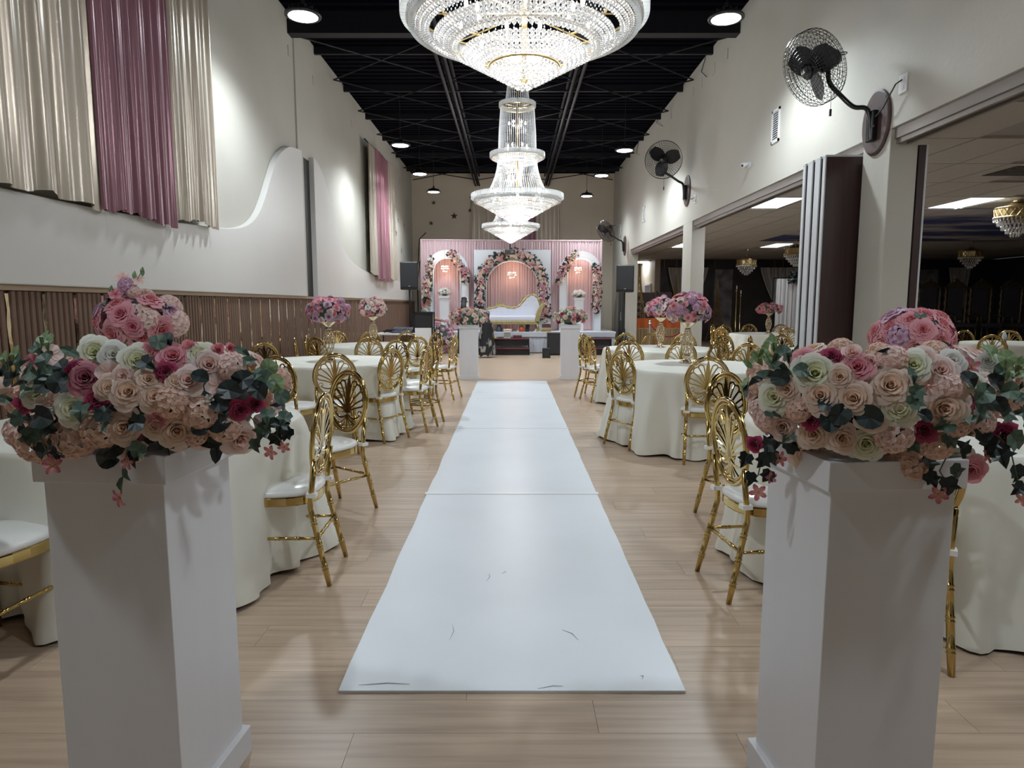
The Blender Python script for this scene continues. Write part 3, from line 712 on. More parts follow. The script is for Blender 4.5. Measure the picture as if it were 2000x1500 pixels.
legR = [bamboo([(s * .165, -.205, .62), (s * .163, -.185, .45), (s * .165, -.18, .38), (s * .19, -.265, 0)], .0145, (.5, .68, .86)).mesh('leg', GOLD, True) for s in (-1, 1)]
TILT = Matrix.Translation((0, -.205, .715)) @ Matrix.Rotation(R(6), 4, 'X')
def oval(a, b, n=44): return [(a * cos(2 * pi * k / n), 0, b * sin(2 * pi * k / n)) for k in range(n)]
of = MB().tube(oval(.184, .204), .0125, 8, True); of.tube(oval(.163, .183), .0075, 6, True); of2 = MB().add(of, TILT); oval_me = of2.mesh('back_frame', GOLD, True)
def ribbon(m, pts, w, th=.007):
    P = [Vector((p[0], 0, p[1])) for p in pts]; n = len(P); W = w if isinstance(w, (list, tuple)) else [w] * n
    base = len(m.v)
    for i, p in enumerate(P):
        d = (P[min(i + 1, n - 1)] - P[max(i - 1, 0)]).normalized(); nn = Vector((-d.z, 0, d.x)) * W[i] / 2
        for q in (p + nn, p - nn):
            m.v += [q + Vector((0, -th / 2, 0)), q + Vector((0, th / 2, 0))]
    for i in range(n - 1):
        a = base + 4 * i; b = a + 4
        m.face(a, b, b + 2, a + 2); m.face(a + 1, a + 3, b + 3, b + 1); m.face(a, a + 1, b + 1, b); m.face(a + 2, b + 2, b + 3, a + 3)
    m.face(base, base + 2, base + 3, base + 1); e = base + 4 * (n - 1); m.face(e, e + 1, e + 3, e + 2)
def bez(a, b, c, n=8): return [tuple((1 - t) ** 2 * a[j] + 2 * t * (1 - t) * b[j] + t * t * c[j] for j in (0, 1)) for t in [k / n for k in range(n + 1)]]
fan = MB(); BP = (0, -.075)
ends = []
for k, dg in enumerate((16, 36, 57, 78)):
    a = R(dg); e = (.150 * sin(a) * (1.0 if k else .9), BP[1] + (.225 - .045 * k) * cos(a) + .005 * k); ends.append(e)
ends = [(.038, .13), (.082, .118), (.122, .075), (.143, .022), (.138, -.025)]
for s in (-1, 1):
    for i, e in enumerate(ends):
        c = (e[0] * .22 * s, BP[1] + (e[1] - BP[1]) * .55)
        ribbon(fan, bez((s * .004 * i * .5, BP[1]), c, (e[0] * s, e[1])), [.0135 - .0004 * q for q in range(9)])
    for i in range(len(ends) - 1):
        a, b = ends[i], ends[i + 1]; mid = ((a[0] + b[0]) / 2, (a[1] + b[1]) / 2); l = math.hypot(*mid); out = (mid[0] * (1 + .034 / l), mid[1] * (1 + .034 / l))
        ribbon(fan, bez((a[0] * s, a[1]), (out[0] * s, out[1]), (b[0] * s, b[1])), .011)
    ribbon(fan, bez((0, BP[1] - .01), (s * .06, -.135), (s * .125, -.085)), [.006, .010, .013, .014, .014, .013, .011, .009, .008])
    ribbon(fan, [(s * (.122 - .016 * sin(q)), -.075 - .014 * cos(q) + .006) for q in [k * .6 for k in range(9)]], .006)
    for e in ((.035, -.165), (.075, -.150)): ribbon(fan, bez((0, BP[1] - .01), (s * e[0] * .3, -.13), (s * e[0], e[1])), .007)
ribbon(fan, [(0, BP[1]), (0, -.01), (0, .05), (0, .095), (0, .13), (0, .178)], [.012, .014, .026, .034, .026, .006])
ribbon(fan, [(0, BP[1]), (0, -.178)], .010); ribbon(fan, [(-.05, BP[1] + .004), (.05, BP[1] + .004)], .006)
fan_me = MB().add(fan, TILT).mesh('back_fan', GOLD)
st = lambda a, b: bamboo([a, b], .0085, (.25, .5, .75)).mesh('stretcher', GOLD, True)
str_me = [st((-.17, .175, .20), (.17, .175, .20)), st((-.176, -.215, .24), (.176, -.215, .24)), st((-.172, .172, .235), (-.176, -.215, .235)), st((.172, .172, .235), (.176, -.215, .235))]
tie_me = [MB().box(s * .163 - .022, s * .163 + .022, -.212, -.165, .438, .458).mesh('cushion_tie', CUSH) for s in (-1, 1)]
proto = None
def chair_at(bx, by, ang, label, group, z=0):
    """bx, by: where the oval back stands; ang: direction the chair faces, degrees from +X."""
    global proto
    a = R(ang); loc = (bx + .205 * cos(a), by + .205 * sin(a), z); rz = a - pi / 2
    if proto is None:
        proto = thing('dining_chair', label, 'chair', loc, rz, group)
        put(cush_me, 'seat_cushion', proto); put(frame_me, 'seat_frame', proto); put(oval_me, 'back_frame', proto); put(fan_me, 'back_fan', proto)
        for me in legF + legR: put(me, 'leg', proto)
        for me in str_me: put(me, 'stretcher', proto)
        for me in tie_me: put(me, 'cushion_tie', proto)
        return proto
    c = copy_tree(proto); c.location = loc; c.rotation_euler = (0, 0, rz); c['label'] = label; c['group'] = group
    return c
def ring(c, lst, where, group):
    for (bx, by, ang, lb) in lst:
        if ang is None: ang = math.degrees(math.atan2(c[1] - by, c[0] - bx))
        chair_at(bx, by, ang, lb, group)
L1, L2, L3 = (-1.9, 3.4), (-1.95, 7.1), (-2.05, 9.95); R1, R2, R3 = (2.0, 3.35), (1.82, 6.5), (2.03, 9.15)
V1, V2, V3 = (5.3, 13.8), (4.35, 8.7), (7.9, 10.4)
G = 'gold oval-back chairs by the slatted wall tables'
ring(L1, [(-.955, 3.29, 182, 'gold oval-back chair seen edge-on between the near pedestal and the runner'), (-1.1, 4.42, 233, 'gold oval-back chair facing forward just beyond the edge-on one'), (-2.06, 2.28, 82, 'gold chair whose white seat shows at the left picture edge')], '', G)
G2 = 'gold oval-back chairs at the second table by the slatted wall'
ring(L2, [(-1.60, 5.98, None, 'gold oval-back chair in front of the second table by the slats, partly behind another chair'), (-1.21, 6.62, 150, 'gold oval-back chair angled at the aisle corner of the second slat-side table'), (-.93, 7.2, 169, 'gold chair seen nearly edge-on nearest the runner at the second slat-side table'), (-.93, 7.82, 205, 'gold chair overlapped by the edge-on chair at the second slat-side table'), (-1.44, 8.25, None, 'gold chair at the far side of second slat-side table, facing the camera'), (-2.02, 5.72, 70, 'gold chair just above the near flower pedestal, its oval back rising behind leaves'), (-2.38, 6.1, None, 'gold chair by the slats close behind the pink flower heap'), (-2.88, 7.75, None, 'gold chair nearest the slats at the second slat-side table')], '', G2)
G3 = 'gold oval-back chairs at the third table by the slatted wall'
ring(L3, [(-1.93, 8.98, None, 'gold chair with its back to us before the third slat-side table'), (-1.3, 9.15, None, 'pale-lit gold chair at the aisle corner of the third slat-side table'), (-.85, 9.65, 167, 'gold chair facing sideways nearest the far white pedestal'), (-1.22, 10.65, None, 'dark gold chair behind the one nearest the far white pedestal'), (-2.35, 11.05, None, 'gold chair on the far side of third slat-side table behind the vase'), (-1.75, 11.05, None, 'gold chair on the far side of third slat-side table before the equipment table'), (-2.62, 8.95, 60, 'gold chair whose oval shows just behind the filigree vase by the slats'), (-2.92, 9.0, 15, 'thin edge-on chair against the slats, nearer of two'), (-2.95, 9.65, 5, 'thin edge-on chair against the slats, farther of two'), (-2.93, 11.15, None, 'gold chair against the slats beyond the filigree vase')], '', G3)
G4 = 'gold oval-back chairs at the near table by the openings'
ring(R1, [(1.03, 3.1, 6, 'bright gold oval-back chair beside the near pedestal on the openings side'), (1.40, 4.3, 300, 'gold oval-back chair partly hidden behind the bright gold one'), (1.48, 2.45, 62, 'gold chair mostly hidden behind the near pedestal on the openings side'), (2.42, 2.5, 112, 'gold chair whose leg shows at the right picture edge')], '', G4)
G5 = 'gold oval-back chairs at the second table by the openings'
ring(R2, [(1.05, 6.3, 30, 'gold oval-back chair angled at the aisle corner of the second openings-side table'), (1.02, 6.95, 345, 'gold chair overlapped by the angled one at the aisle corner'), (1.66, 5.62, 88, 'gold oval-back chair squarely showing its fan back before the second openings-side table'), (2.66, 7.5, None, 'gold chair beyond the second openings-side table, next to the grey-green leaves')], '', G5)
G6 = 'gold oval-back chairs at the third table by the openings'
ring(R3, [(1.10, 9.4, 18, 'gold chair nearest the far pedestal on the openings side'), (1.08, 9.98, 330, 'gold chair half hidden behind the one nearest the far pedestal'), (1.45, 8.22, None, 'pale-lit gold chair between the second and third openings-side tables'), (2.05, 8.05, None, 'dark gold chair behind the filigree vase of the second openings-side table'), (2.55, 8.22, None, 'bronze-toned chair just beside the filigree vase on the openings side'), (1.75, 10.25, None, 'gold chair at the far side of third openings-side table nearest the stage steps'), (2.2, 10.32, None, 'dark gold chair at the far side of third openings-side table before the velvet rope'), (2.64, 10.2, None, 'gold chair at the far side of third openings-side table before the middle column')], '', G6)
G7 = 'gold oval-back chairs in the side room'
ring(V2, [(3.12, 9.75, 300, 'narrow gold chair just past the middle column in the opening'), (3.36, 9.35, 330, 'second narrow gold chair in the opening beside the wall line'), (4.0, 9.85, None, 'gold chair standing at the table inside the opening')], '', G7)
ring(V1, [(4.15, 13.2, None, 'gold chair in the side room nearest the middle column'), (4.35, 14.4, None, 'gold chair in the side room behind the chair nearest the middle column'), (4.8, 15.0, None, 'gold chair at the far side of the side room table with pink flowers'), (5.35, 15.05, None, 'gold chair directly behind the side room pink flowers'), (5.2, 12.6, None, 'gold chair with its back to us before the side room pink flowers'), (6.0, 14.9, None, 'dark chair beyond the side room table by the grey curtain'), (6.45, 14.3, None, 'edge-on chair of the side room table closest to the partition'), (6.35, 13.0, None, 'gold chair of the side room table nearest the folded partition')], '', G7)
ring(V3, [(7.25, 11.35, None, 'gold chair beside the pink heap past the near column'), (7.85, 11.55, None, 'dark gold chair behind the side room water bottle'), (8.5, 11.4, None, 'bright-rimmed gold chair at the right picture edge in the side room'), (7.0, 9.7, None, 'gold chair at the corner of the side room bottle table'), (6.75, 10.5, None, 'gold chair at the end of the side room bottle table')], '', G7)
# ---------------------------------------------------------------- tables and cloths
top_me = MB().lathe([(0, .735), (.74, .735), (.75, .74), (.75, .756), (.74, .76), (0, .76)], 40).mesh('table_top', mat('table_board', (.35, .28, .2), .6), False)
tl_me = MB().tube([(0, 0, .735), (0, 0, 0)], .016, 8).mesh('leg', STEEL, True)
def cloth_mesh(seed, Rr=.765, flare=.115):
    rr = random.Random(seed); ks = [(rr.choice((7, 9, 11)), rr.uniform(0, 6.28), 1), (rr.choice((13, 16)), rr.uniform(0, 6.28), .6), (rr.choice((4, 5)), rr.uniform(0, 6.28), .8), (23, rr.uniform(0, 6.28), .3)]
    lev = [(0, .768), (.5, .768), (.93, .768), (.985, .766), (1.0, .758)]; n = 160; m = MB()
    for (s, z) in lev:
        for k in range(n): a = 2 * pi * k / n; m.v.append(Vector((Rr * s * cos(a), Rr * s * sin(a), z)))
    sk = [.04, .1, .2, .35, .5, .65, .8, .9, .96, 1.0]
    for s in sk:
        for k in range(n):
            a = 2 * pi * k / n; f = sum(w_ * math.copysign(abs(cos(q * a + p + .5 * s)) ** .7, cos(q * a + p + .5 * s)) for q, p, w_ in ks) / 2.2
            r_ = Rr + .004 + s * flare * .5 + (s ** .7) * flare * 1.0 * f + .012 * math.sin(31 * a + 5 * s + ks[1][1]) * s + (.02 * f if s > .95 else 0)
            m.v.append(Vector((r_ * cos(a), r_ * sin(a), .758 - .744 * s + (.008 * sin(11 * a + ks[0][1]) if s > .9 else 0) + .004)))
    tot = len(lev) + len(sk)
    for i in range(tot - 1):
        for k in range(n): l = (k + 1) % n; m.face(i * n + k, i * n + l, (i + 1) * n + l, (i + 1) * n + k)
    return m.mesh('tablecloth', CLOTH, True)
cloths = [cloth_mesh(s) for s in (1, 2, 3)]
def table(c, phr, k):
    t = thing('banquet_table', 'table under ' + phr, 'table', (c[0], c[1], 0), 0, 'round banquet tables')
    put(top_me, 'table_top', t)
    for a in range(4): put(tl_me, 'leg', t, loc=(.5 * cos(a * pi / 2 + .6), .5 * sin(a * pi / 2 + .6), 0))
    o = put(cloths[k % 3], 'tablecloth', loc=(c[0], c[1], 0), rz=k * 1.3); tag(o, phr, 'tablecloth', 'round ivory tablecloths')
table(L1, 'ivory cloth on the table behind the near pedestal by the slats', 0); table(L2, 'ivory cloth on the second table by the slats', 1); table(L3, 'ivory cloth on the third table by the slats', 2)
table(R1, 'ivory cloth on the table at the right picture edge', 1); table(R2, 'ivory cloth on the second table by the openings with seam folds', 2); table(R3, 'ivory cloth on the third table by the openings', 0)
table(V1, 'pale cloth on the side room table with pink flowers', 1); table(V2, 'pale cloth on the table just inside the opening', 2); table(V3, 'dim white cloth on the side room table with a water bottle', 0)
b = thing('water_bottle', 'small clear plastic water bottle on the side room table', 'bottle', (7.35, 9.95, .772))
MB().lathe([(0, 0), (.032, 0), (.033, .01), (.03, .08), (.033, .13), (.012, .18), (.012, .19)], 14).build('body', mat('bottle_clear', (.75, .85, .95), .1, trans=.6), b, True); MB().lathe([(.014, .19), (.014, .21), (0, .21)], 10).build('cap', WHITE, b)
# ---------------------------------------------------------------- flowers (unit size: about 1 across, opening towards +Z)
def petal_layers(N, nu, nv, seed, ruffle=0.0, spread=1.0, bud=False):
    rr = random.Random(seed); m = MB(); m.t = []
    for k in range(N):
        t = k / (N - 1); phi = k * 2.39996 + rr.uniform(-.15, .15)
        rt = (.05 + .40 * t ** .85) * spread; zt = (.34 - .17 * t ** 1.3) if not bud else (.42 - .1 * t)
        rb = .02 + .07 * t; zb = -.12; w_ = 1.5 - .75 * t; curl = .11 * t * (0 if bud else 1)
        def fn(u, v, t=t, phi=phi, rt=rt, zt=zt, rb=rb, w_=w_, curl=curl):
            uu = (u - .5) * 2; ww = w_ * (.5 + .5 * sin(pi * min(1, v * .9 + .1) * .62)) * (1 - .35 * max(0, v - .75) * 4 * abs(uu) * .8)
            ve = v * (1 - .16 * uu * uu * v)
            r_ = rb + (rt - rb) * ve ** .65 + curl * max(0, (ve - .62) / .38) ** 2
            z = zb + (zt - zb) * sin(ve * pi / 2) ** .9 - curl * .9 * max(0, (ve - .7) / .3) ** 2
            if ruffle: r_ += ruffle * sin(uu * 7 + k * 2) * v * v; z += ruffle * .8 * sin(uu * 9 + k) * v * v
            a = phi + uu * ww
            return (r_ * cos(a), r_ * sin(a), z)
        n0 = len(m.v); m.grid(fn, nu, nv)
        for j in range(nv + 1):
            for i in range(nu + 1): m.t.append(min(1, t * .85 + .25 * (j / nv) ** 2))
    n0 = len(m.v); m.ball((0, 0, .11), .06, 8, 6, 2.0); m.t += [.1] * (len(m.v) - n0)
    return m
def flat_blossom(N=5, nu=4, nv=3, cup=.12, wid=.26):
    m = MB(); m.t = []
    for k in range(N):
        a0 = 2 * pi * k / N
        def fn(u, v):
            uu = (u - .5) * 2; w_ = wid * sin(pi * (.08 + .80 * v)) ; r_ = .04 + .44 * v
            return (r_ * cos(a0) - uu * w_ * sin(a0), r_ * sin(a0) + uu * w_ * cos(a0), cup * v - .10 * v ** 3 + .05 * uu * uu)
        m.grid(fn, nu, nv)
        for j in range(nv + 1):
            for i in range(nu + 1): m.t.append(j / nv)
    m.t += [0.0] * 0
    n0 = len(m.v); m.ball((0, 0, .05), .06, 6, 4); m.t += [0.0] * (len(m.v) - n0)
    return m
def hydrangea(seed, n=30):
    rr = random.Random(seed); fb = flat_blossom(4, 4, 3, .1); m = MB()
    for k in range(n):
        z = 1 - (k + .5) / n * 1.25; a = k * 2.4; r_ = math.sqrt(max(0, 1 - z * z)); d = Vector((r_ * cos(a), r_ * sin(a), z))
        m.add(fb, TR(d * .42 * Vector((1, 1, .8)).length / 1.6, d, .36 * rr.uniform(.85, 1.15), rr.uniform(0, 6)))
    return m
ROSE = [petal_layers(22, 5, 5, s).mesh('rose', P_PEACH, True) for s in (1, 2)]
PEONY = [petal_layers(30, 6, 5, s, .025, 1.08).mesh('peony', P_PEONY, True) for s in (3, 4)]
BUD = petal_layers(12, 4, 4, 5, 0, .72, True).mesh('rosebud', P_BLUSH, True)
CARN = petal_layers(20, 5, 4, 6, .03, .95).mesh('small_rose', P_DEEP, True)
STARB = flat_blossom(5, 4, 3, .2, .15).mesh('blossom', P_PINK, True)
BLOS = flat_blossom(5, 4, 3).mesh('blossom', P_PINK, True)
HYD = hydrangea(7).mesh('hydrangea_head', P_PEACH, True)
BERRY = MB()
for k in range(26):
    z = 1 - (k + .5) / 13; a = k * 2.4; r_ = math.sqrt(max(0, 1 - z * z)); BERRY.ball((.24 * r_ * cos(a), .24 * r_ * sin(a), .4 * z), .07, 5, 3)
BERRY = BERRY.mesh('berry_sprig', mat('berry_white', (.72, .75, .70), .4), True)
LOWROSE = petal_layers(8, 2, 2, 9)
def leaf_mb(kind):
    m = MB()
    if kind == 'round':
        o = [(0, -.5), (.2, -.44), (.38, -.25), (.44, .0), (.38, .25), (.2, .43), (0, .5), (-.2, .43), (-.38, .25), (-.44, 0), (-.38, -.25), (-.2, -.44)]
    elif kind == 'ivy':
        o = [(0, -.42), (.22, -.5), (.46, -.28), (.36, -.06), (.5, .12), (.22, .16), (.16, .3), (0, .56), (-.16, .3), (-.22, .16), (-.5, .12), (-.36, -.06), (-.46, -.28), (-.22, -.5)]
    else:
        o = [(0, -.5), (.13, -.36), (.21, -.1), (.19, .12), (.1, .36), (0, .56), (-.1, .36), (-.19, .12), (-.21, -.1), (-.13, -.36)]
    n = len(o); f = lambda x, y: .34 * abs(x) - .45 * y * y + .06 * sin(9 * y)
    m.v = [Vector((x, y, f(x, y))) for x, y in o] + [Vector((0, 0, 0))] + [Vector((x, y, f(x, y) - .02)) for x, y in o] + [Vector((0, 0, -.02))]
    for k in range(n): l = (k + 1) % n; m.face(k, l, n); m.face(n + 1 + l, n + 1 + k, 2 * n + 1); m.face(k, n + 1 + k, n + 1 + l, l)
    return m
LEAF = {k: leaf_mb(k).mesh('leaf', LEAFG, False) for k in ('round', 'ivy', 'long')}
KIND = {'peach': (ROSE, P_PEACH), 'blush': (ROSE, P_BLUSH), 'ivory': (ROSE, P_IVORY), 'pink': (ROSE, P_PINK), 'dusty': (ROSE, P_DUSTY), 'white': (ROSE, P_WHITE), 'lilac': (ROSE, P_LILAC),
        'deep': ([CARN], P_DEEP), 'peony': (PEONY, P_PEONY), 'bud': ([BUD], P_BLUSH), 'pinkbud': ([BUD], P_PINK), 'hyd': ([HYD], P_HYD), 'hydb': ([HYD], P_BLUSH), 'blos': ([BLOS], P_BLUSH), 'pblos': ([BLOS], P_PINK), 'dblos': ([STARB], P_STAR), 'hydl': ([HYD], P_LILAC), 'hydw': ([HYD], P_WHITE), 'berry': ([BERRY], None)}
LM = {'d': LEAFD, 'g': LEAFG, 'l': LEAFL}
def flower(parent, kind, p, n, s, rr):
    ms, m_ = KIND[kind]; me = rr.choice(ms); sp = rr.uniform(0, 6.28)
    o = put(me, me.name.split('.')[0], parent, TR(p, n, s, sp), m_)
    return o
def leaf(parent, kind, tone, p, n, s, rr, spin=None):
    return put(LEAF[kind], 'leaf', parent, TR(p, n, s, rr.uniform(0, 6.28) if spin is None else spin), LM[tone])
def hit_dome(px, py, c, rad):
    d = ray(px, py); o = Vector((0, 0, EYE)) - c
    D = Vector([d[i] / rad[i] for i in range(3)]); O = Vector([o[i] / rad[i] for i in range(3)])
    a, b, cc = D.dot(D), 2 * O.dot(D), O.dot(O) - 1; q = b * b - 4 * a * cc
    if q > 0: return Vector((0, 0, EYE)) + d * ((-b - math.sqrt(q)) / (2 * a))
    return Vector((0, 0, EYE)) + d * (-b / (2 * a))
# ---------------------------------------------------------------- white pedestals
def pedestal(x, y, rz, label, h=1.0, w_=.155, group='white flower pedestals along the aisle', z=0, base=True):
    t = thing('flower_pedestal', label, 'pedestal', (x, y, z), rz, group)
    B(-w_, w_, -w_, w_, .0, h - .07).build('shaft', PEDM, t, bev=.002)
    c_ = w_ + .016; B(-c_, c_, -c_, c_, h - .07, h).build('cap', PEDM, t, bev=.002)
    if base: b_ = w_ + .018; f = MB(); f.box(-b_, b_, -b_, b_, 0, .085); f.build('plinth', PEDM, t, bev=.003)
    return t
PLc = Vector((-.985, 1.74, 1.0)); PRc = Vector((.885, 1.68, 1.0))
pedestal(PLc.x, PLc.y, R(-5), 'nearest white pedestal in front of the slatted wall side'); pedestal(PRc.x, PRc.y, R(5), 'nearest white pedestal in front of the openings side')
pedestal(-.79, 12.2, 0, 'far white pedestal at the runner end, beside the bending person', w_=.165); pedestal(1.06, 12.2, 0, 'far white pedestal at the runner end next to black subwoofer', w_=.165)
def arrangement(name, label, c, rad, items, leaves, vines, seed, fill, fillk, zmin=-.9):
    t = thing(name, label, 'flower arrangement', c, 0, 'flower arrangements on the pedestals'); rr = random.Random(seed)
    core = MB().ball((0, 0, 0), 1, 14, 8); o = core.build('moss_core', LEAFD, t, True); o.matrix_basis = Matrix.Translation((0, 0, 0)) @ Matrix.Translation((0, 0, -.03)) @ Matrix.Diagonal((rad[0] * .74, rad[1] * .74, rad[2] * .5, 1))
    sc_ = lambda p: (p.y * CP - (p.z - EYE) * SP) / FPX
    taken = []
    for (px, py, d, kind) in items:
        p = hit_dome(px, py, c, rad); n = Vector([(p - c)[i] / rad[i] ** 2 for i in range(3)]).normalized(); v = (Vector((0, 0, EYE)) - p).normalized()
        n = (n * .45 + v * .75 + Vector((rr.uniform(-.2, .2), 0, rr.uniform(-.05, .3)))).normalized(); s = d * sc_(p) * 1.12
        flower(t, kind, p - c - n * s * .22, n, s, rr); taken.append((p - c, s))
    for (px, py, d, kind, tone) in leaves:
        d *= .85 if tone == 'd' and kind == 'round' else 1
        p = hit_dome(px, py, c, rad); n = ((p - c).normalized() * .6 + Vector((0, -.8, .5)) + Vector((rr.uniform(-.4, .4), 0, rr.uniform(-.3, .3)))).normalized()
        leaf(t, kind, tone, p - c + n * .012, n, d * sc_(p) * .92, rr)
    for k in range(fill * 5):
        a = rr.uniform(0, 2 * pi); z = rr.uniform(-.75, .85); r_ = math.sqrt(1 - z * z); n = Vector((r_ * cos(a), r_ * sin(a), z))
        if n.y < -.45: continue
        p = Vector((n.x * rad[0], n.y * rad[1], n.z * rad[2] * (.72 if n.z > 0 else 1))) * .90; s = rr.uniform(.07, .09)
        if any((p - q).length < (s + d) * .40 for q, d in taken): continue
        taken.append((p, s)); flower(t, rr.choice(fillk), p - n * s * .2, n, s, rr)
    for k in range(int(fill * .5)):
        a = rr.uniform(0, 2 * pi); z = rr.uniform(-.6, .7); r_ = math.sqrt(1 - z * z); n = Vector((r_ * cos(a), r_ * sin(a), z)); p = Vector((n.x * rad[0], n.y * rad[1], n.z * rad[2])) * .93
        leaf(t, rr.choice(('round', 'ivy', 'long')), rr.choice('ddggl'), p, (n + Vector((0, 0, .4))).normalized(), rr.uniform(.04, .06), rr)
    for (pts, lv, fl_) in vines:
        P = [hit_dome(a, b, c, rad) if i == 0 else None for i, (a, b) in enumerate(pts)]; y0 = P[0].y
        P = [ony(a, b, y0 - .01) - c for a, b in pts]
        MB().tube(P, .0016, 5).build('vine_stem', STEM, t)
        for (a, b, d, k, tone) in lv:
            p = ony(a, b, y0 - .015 + rr.uniform(-.012, .012)) - c; leaf(t, k, tone, p, Vector((rr.uniform(-.4, .4), -1, rr.uniform(-.1, .5))).normalized(), d * (y0) / FPX * 1.1, rr, rr.uniform(2.4, 3.9))
        for (a, b, d, k) in fl_:
            p = ony(a, b, y0 - .02) - c; flower(t, k, p, Vector((rr.uniform(-.6, .6), -1, rr.uniform(-.3, .3))).normalized(), d * y0 / FPX * 1.1, rr)
    return t
cL = PLc + Vector((.03, -.01, .14)); rL = (.40, .25, .19)
itL = [(250, 765, 72, 'peach'), (212, 757, 50, 'peach'), (345, 842, 76, 'peach'), (368, 742, 62, 'blush'), (303, 775, 60, 'peach'), (268, 705, 66, 'ivory'), (185, 688, 68, 'ivory'), (222, 692, 56, 'white'), (166, 737, 64, 'dusty'), (187, 781, 46, 'deep'), (324, 727, 46, 'deep'), (468, 800, 44, 'deep'), (252, 850, 46, 'deep'), (470, 860, 68, 'blush'), (408, 712, 62, 'blush'), (448, 716, 58, 'hydb'), (338, 695, 58, 'pink'), (372, 680, 50, 'pinkbud'), (425, 684, 42, 'pinkbud'), (392, 692, 56, 'ivory'), (290, 688, 46, 'pink'), (50, 788, 40, 'deep'), (72, 765, 60, 'ivory'), (143, 800, 70, 'ivory'), (75, 862, 96, 'hyd'), (35, 845, 60, 'hydb'), (195, 838, 76, 'hyd'), (140, 858, 84, 'hyd'), (240, 835, 70, 'peach'), (302, 832, 56, 'peach'), (335, 785, 66, 'hyd'), (392, 808, 66, 'hyd'), (430, 752, 50, 'blos'), (408, 782, 42, 'berry'), (310, 815, 38, 'pblos'), (215, 728, 50, 'blos'), (255, 875, 60, 'peach'), (440, 835, 60, 'hyd'), (150, 720, 44, 'deep'), (95, 690, 44, 'blos'), (65, 705, 34, 'pblos'), (450, 680, 34, 'pinkbud'), (500, 790, 36, 'deep'), (380, 850, 46, 'hyd'), (95, 785, 46, 'blos'), (100, 800, 30, 'berry'), (345, 745, 44, 'peach'), (240, 735, 48, 'blush'), (290, 740, 44, 'peach')]
lvL = [(120, 750, 58, 'round', 'd'), (93, 752, 56, 'round', 'd'), (130, 722, 50, 'round', 'd'), (98, 708, 48, 'round', 'g'), (100, 735, 44, 'round', 'g'), (70, 728, 46, 'round', 'g'), (48, 720, 46, 'long', 'g'), (22, 722, 52, 'long', 'd'), (12, 705, 46, 'long', 'l'), (30, 745, 46, 'round', 'd'), (85, 675, 44, 'long', 'l'), (100, 670, 40, 'long', 'l'), (75, 690, 40, 'long', 'g'), (140, 690, 48, 'long', 'g'), (90, 815, 68, 'round', 'd'), (165, 805, 46, 'ivy', 'g'), (210, 808, 44, 'ivy', 'd'), (45, 812, 44, 'ivy', 'g'), (20, 780, 44, 'long', 'g'), (60, 845, 42, 'ivy', 'd'), (205, 830, 50, 'ivy', 'g'), (270, 828, 46, 'ivy', 'd'), (180, 855, 44, 'long', 'g'), (290, 715, 40, 'ivy', 'd'), (390, 740, 44, 'round', 'd'), (430, 790, 52, 'round', 'd'), (450, 765, 60, 'round', 'd'), (475, 745, 58, 'round', 'd'), (500, 765, 56, 'round', 'd'), (515, 745, 48, 'round', 'g'), (520, 720, 44, 'round', 'l'), (535, 750, 42, 'round', 'l'), (500, 735, 46, 'long', 'g'), (480, 710, 48, 'long', 'g'), (470, 690, 40, 'long', 'g'), (430, 830, 56, 'round', 'd'), (405, 865, 60, 'long', 'd'), (420, 880, 60, 'long', 'd'), (225, 875, 66, 'round', 'd'), (215, 895, 60, 'round', 'd'), (330, 668, 44, 'round', 'd'), (310, 672, 40, 'round', 'g'), (390, 835, 44, 'round', 'd'), (60, 765, 38, 'ivy', 'g'), (330, 870, 40, 'ivy', 'd'), (105, 840, 40, 'ivy', 'd'), (545, 775, 40, 'round', 'g'), (5, 740, 44, 'round', 'g'), (-15, 760, 50, 'long', 'd')]
vnL = [([(250, 870), (243, 910), (238, 945), (236, 972)], [(262, 895, 34, 'ivy', 'd'), (245, 925, 28, 'long', 'g'), (234, 945, 26, 'long', 'g'), (268, 880, 36, 'ivy', 'g')], [(236, 972, 38, 'dblos'), (250, 905, 26, 'dblos')]),
       ([(488, 812), (510, 840), (540, 850), (552, 865)], [(525, 828, 32, 'ivy', 'g'), (548, 832, 32, 'ivy', 'd'), (512, 845, 34, 'ivy', 'g'), (560, 848, 30, 'ivy', 'd'), (540, 858, 30, 'ivy', 'd'), (500, 870, 28, 'ivy', 'g'), (522, 812, 30, 'ivy', 'g'), (555, 818, 30, 'ivy', 'g')], [(530, 882, 30, 'dblos'), (555, 872, 24, 'dblos')]),
       ([(75, 845), (88, 875), (100, 905)], [(110, 868, 38, 'ivy', 'd'), (80, 882, 34, 'ivy', 'd'), (115, 885, 34, 'ivy', 'd'), (62, 855, 40, 'ivy', 'g')], [(105, 908, 38, 'dblos')]),
       ([(75, 700), (82, 675), (85, 655)], [(96, 668, 34, 'long', 'l'), (74, 680, 32, 'long', 'g'), (85, 658, 28, 'long', 'l')], []),
       ([(20, 735), (15, 705), (20, 690)], [(28, 692, 34, 'long', 'l'), (8, 700, 30, 'long', 'l'), (35, 705, 34, 'long', 'g')], [])]
arrangement('flower_arrangement', 'peach and ivory rose arrangement with trailing ivy on the nearest slat-side pedestal', cL, rL, itL, lvL, vnL, 11, 60, ['peach', 'blush', 'ivory', 'hyd', 'blush'])
cR = PRc + Vector((.05, -.01, .145)); rR = (.37, .25, .19)
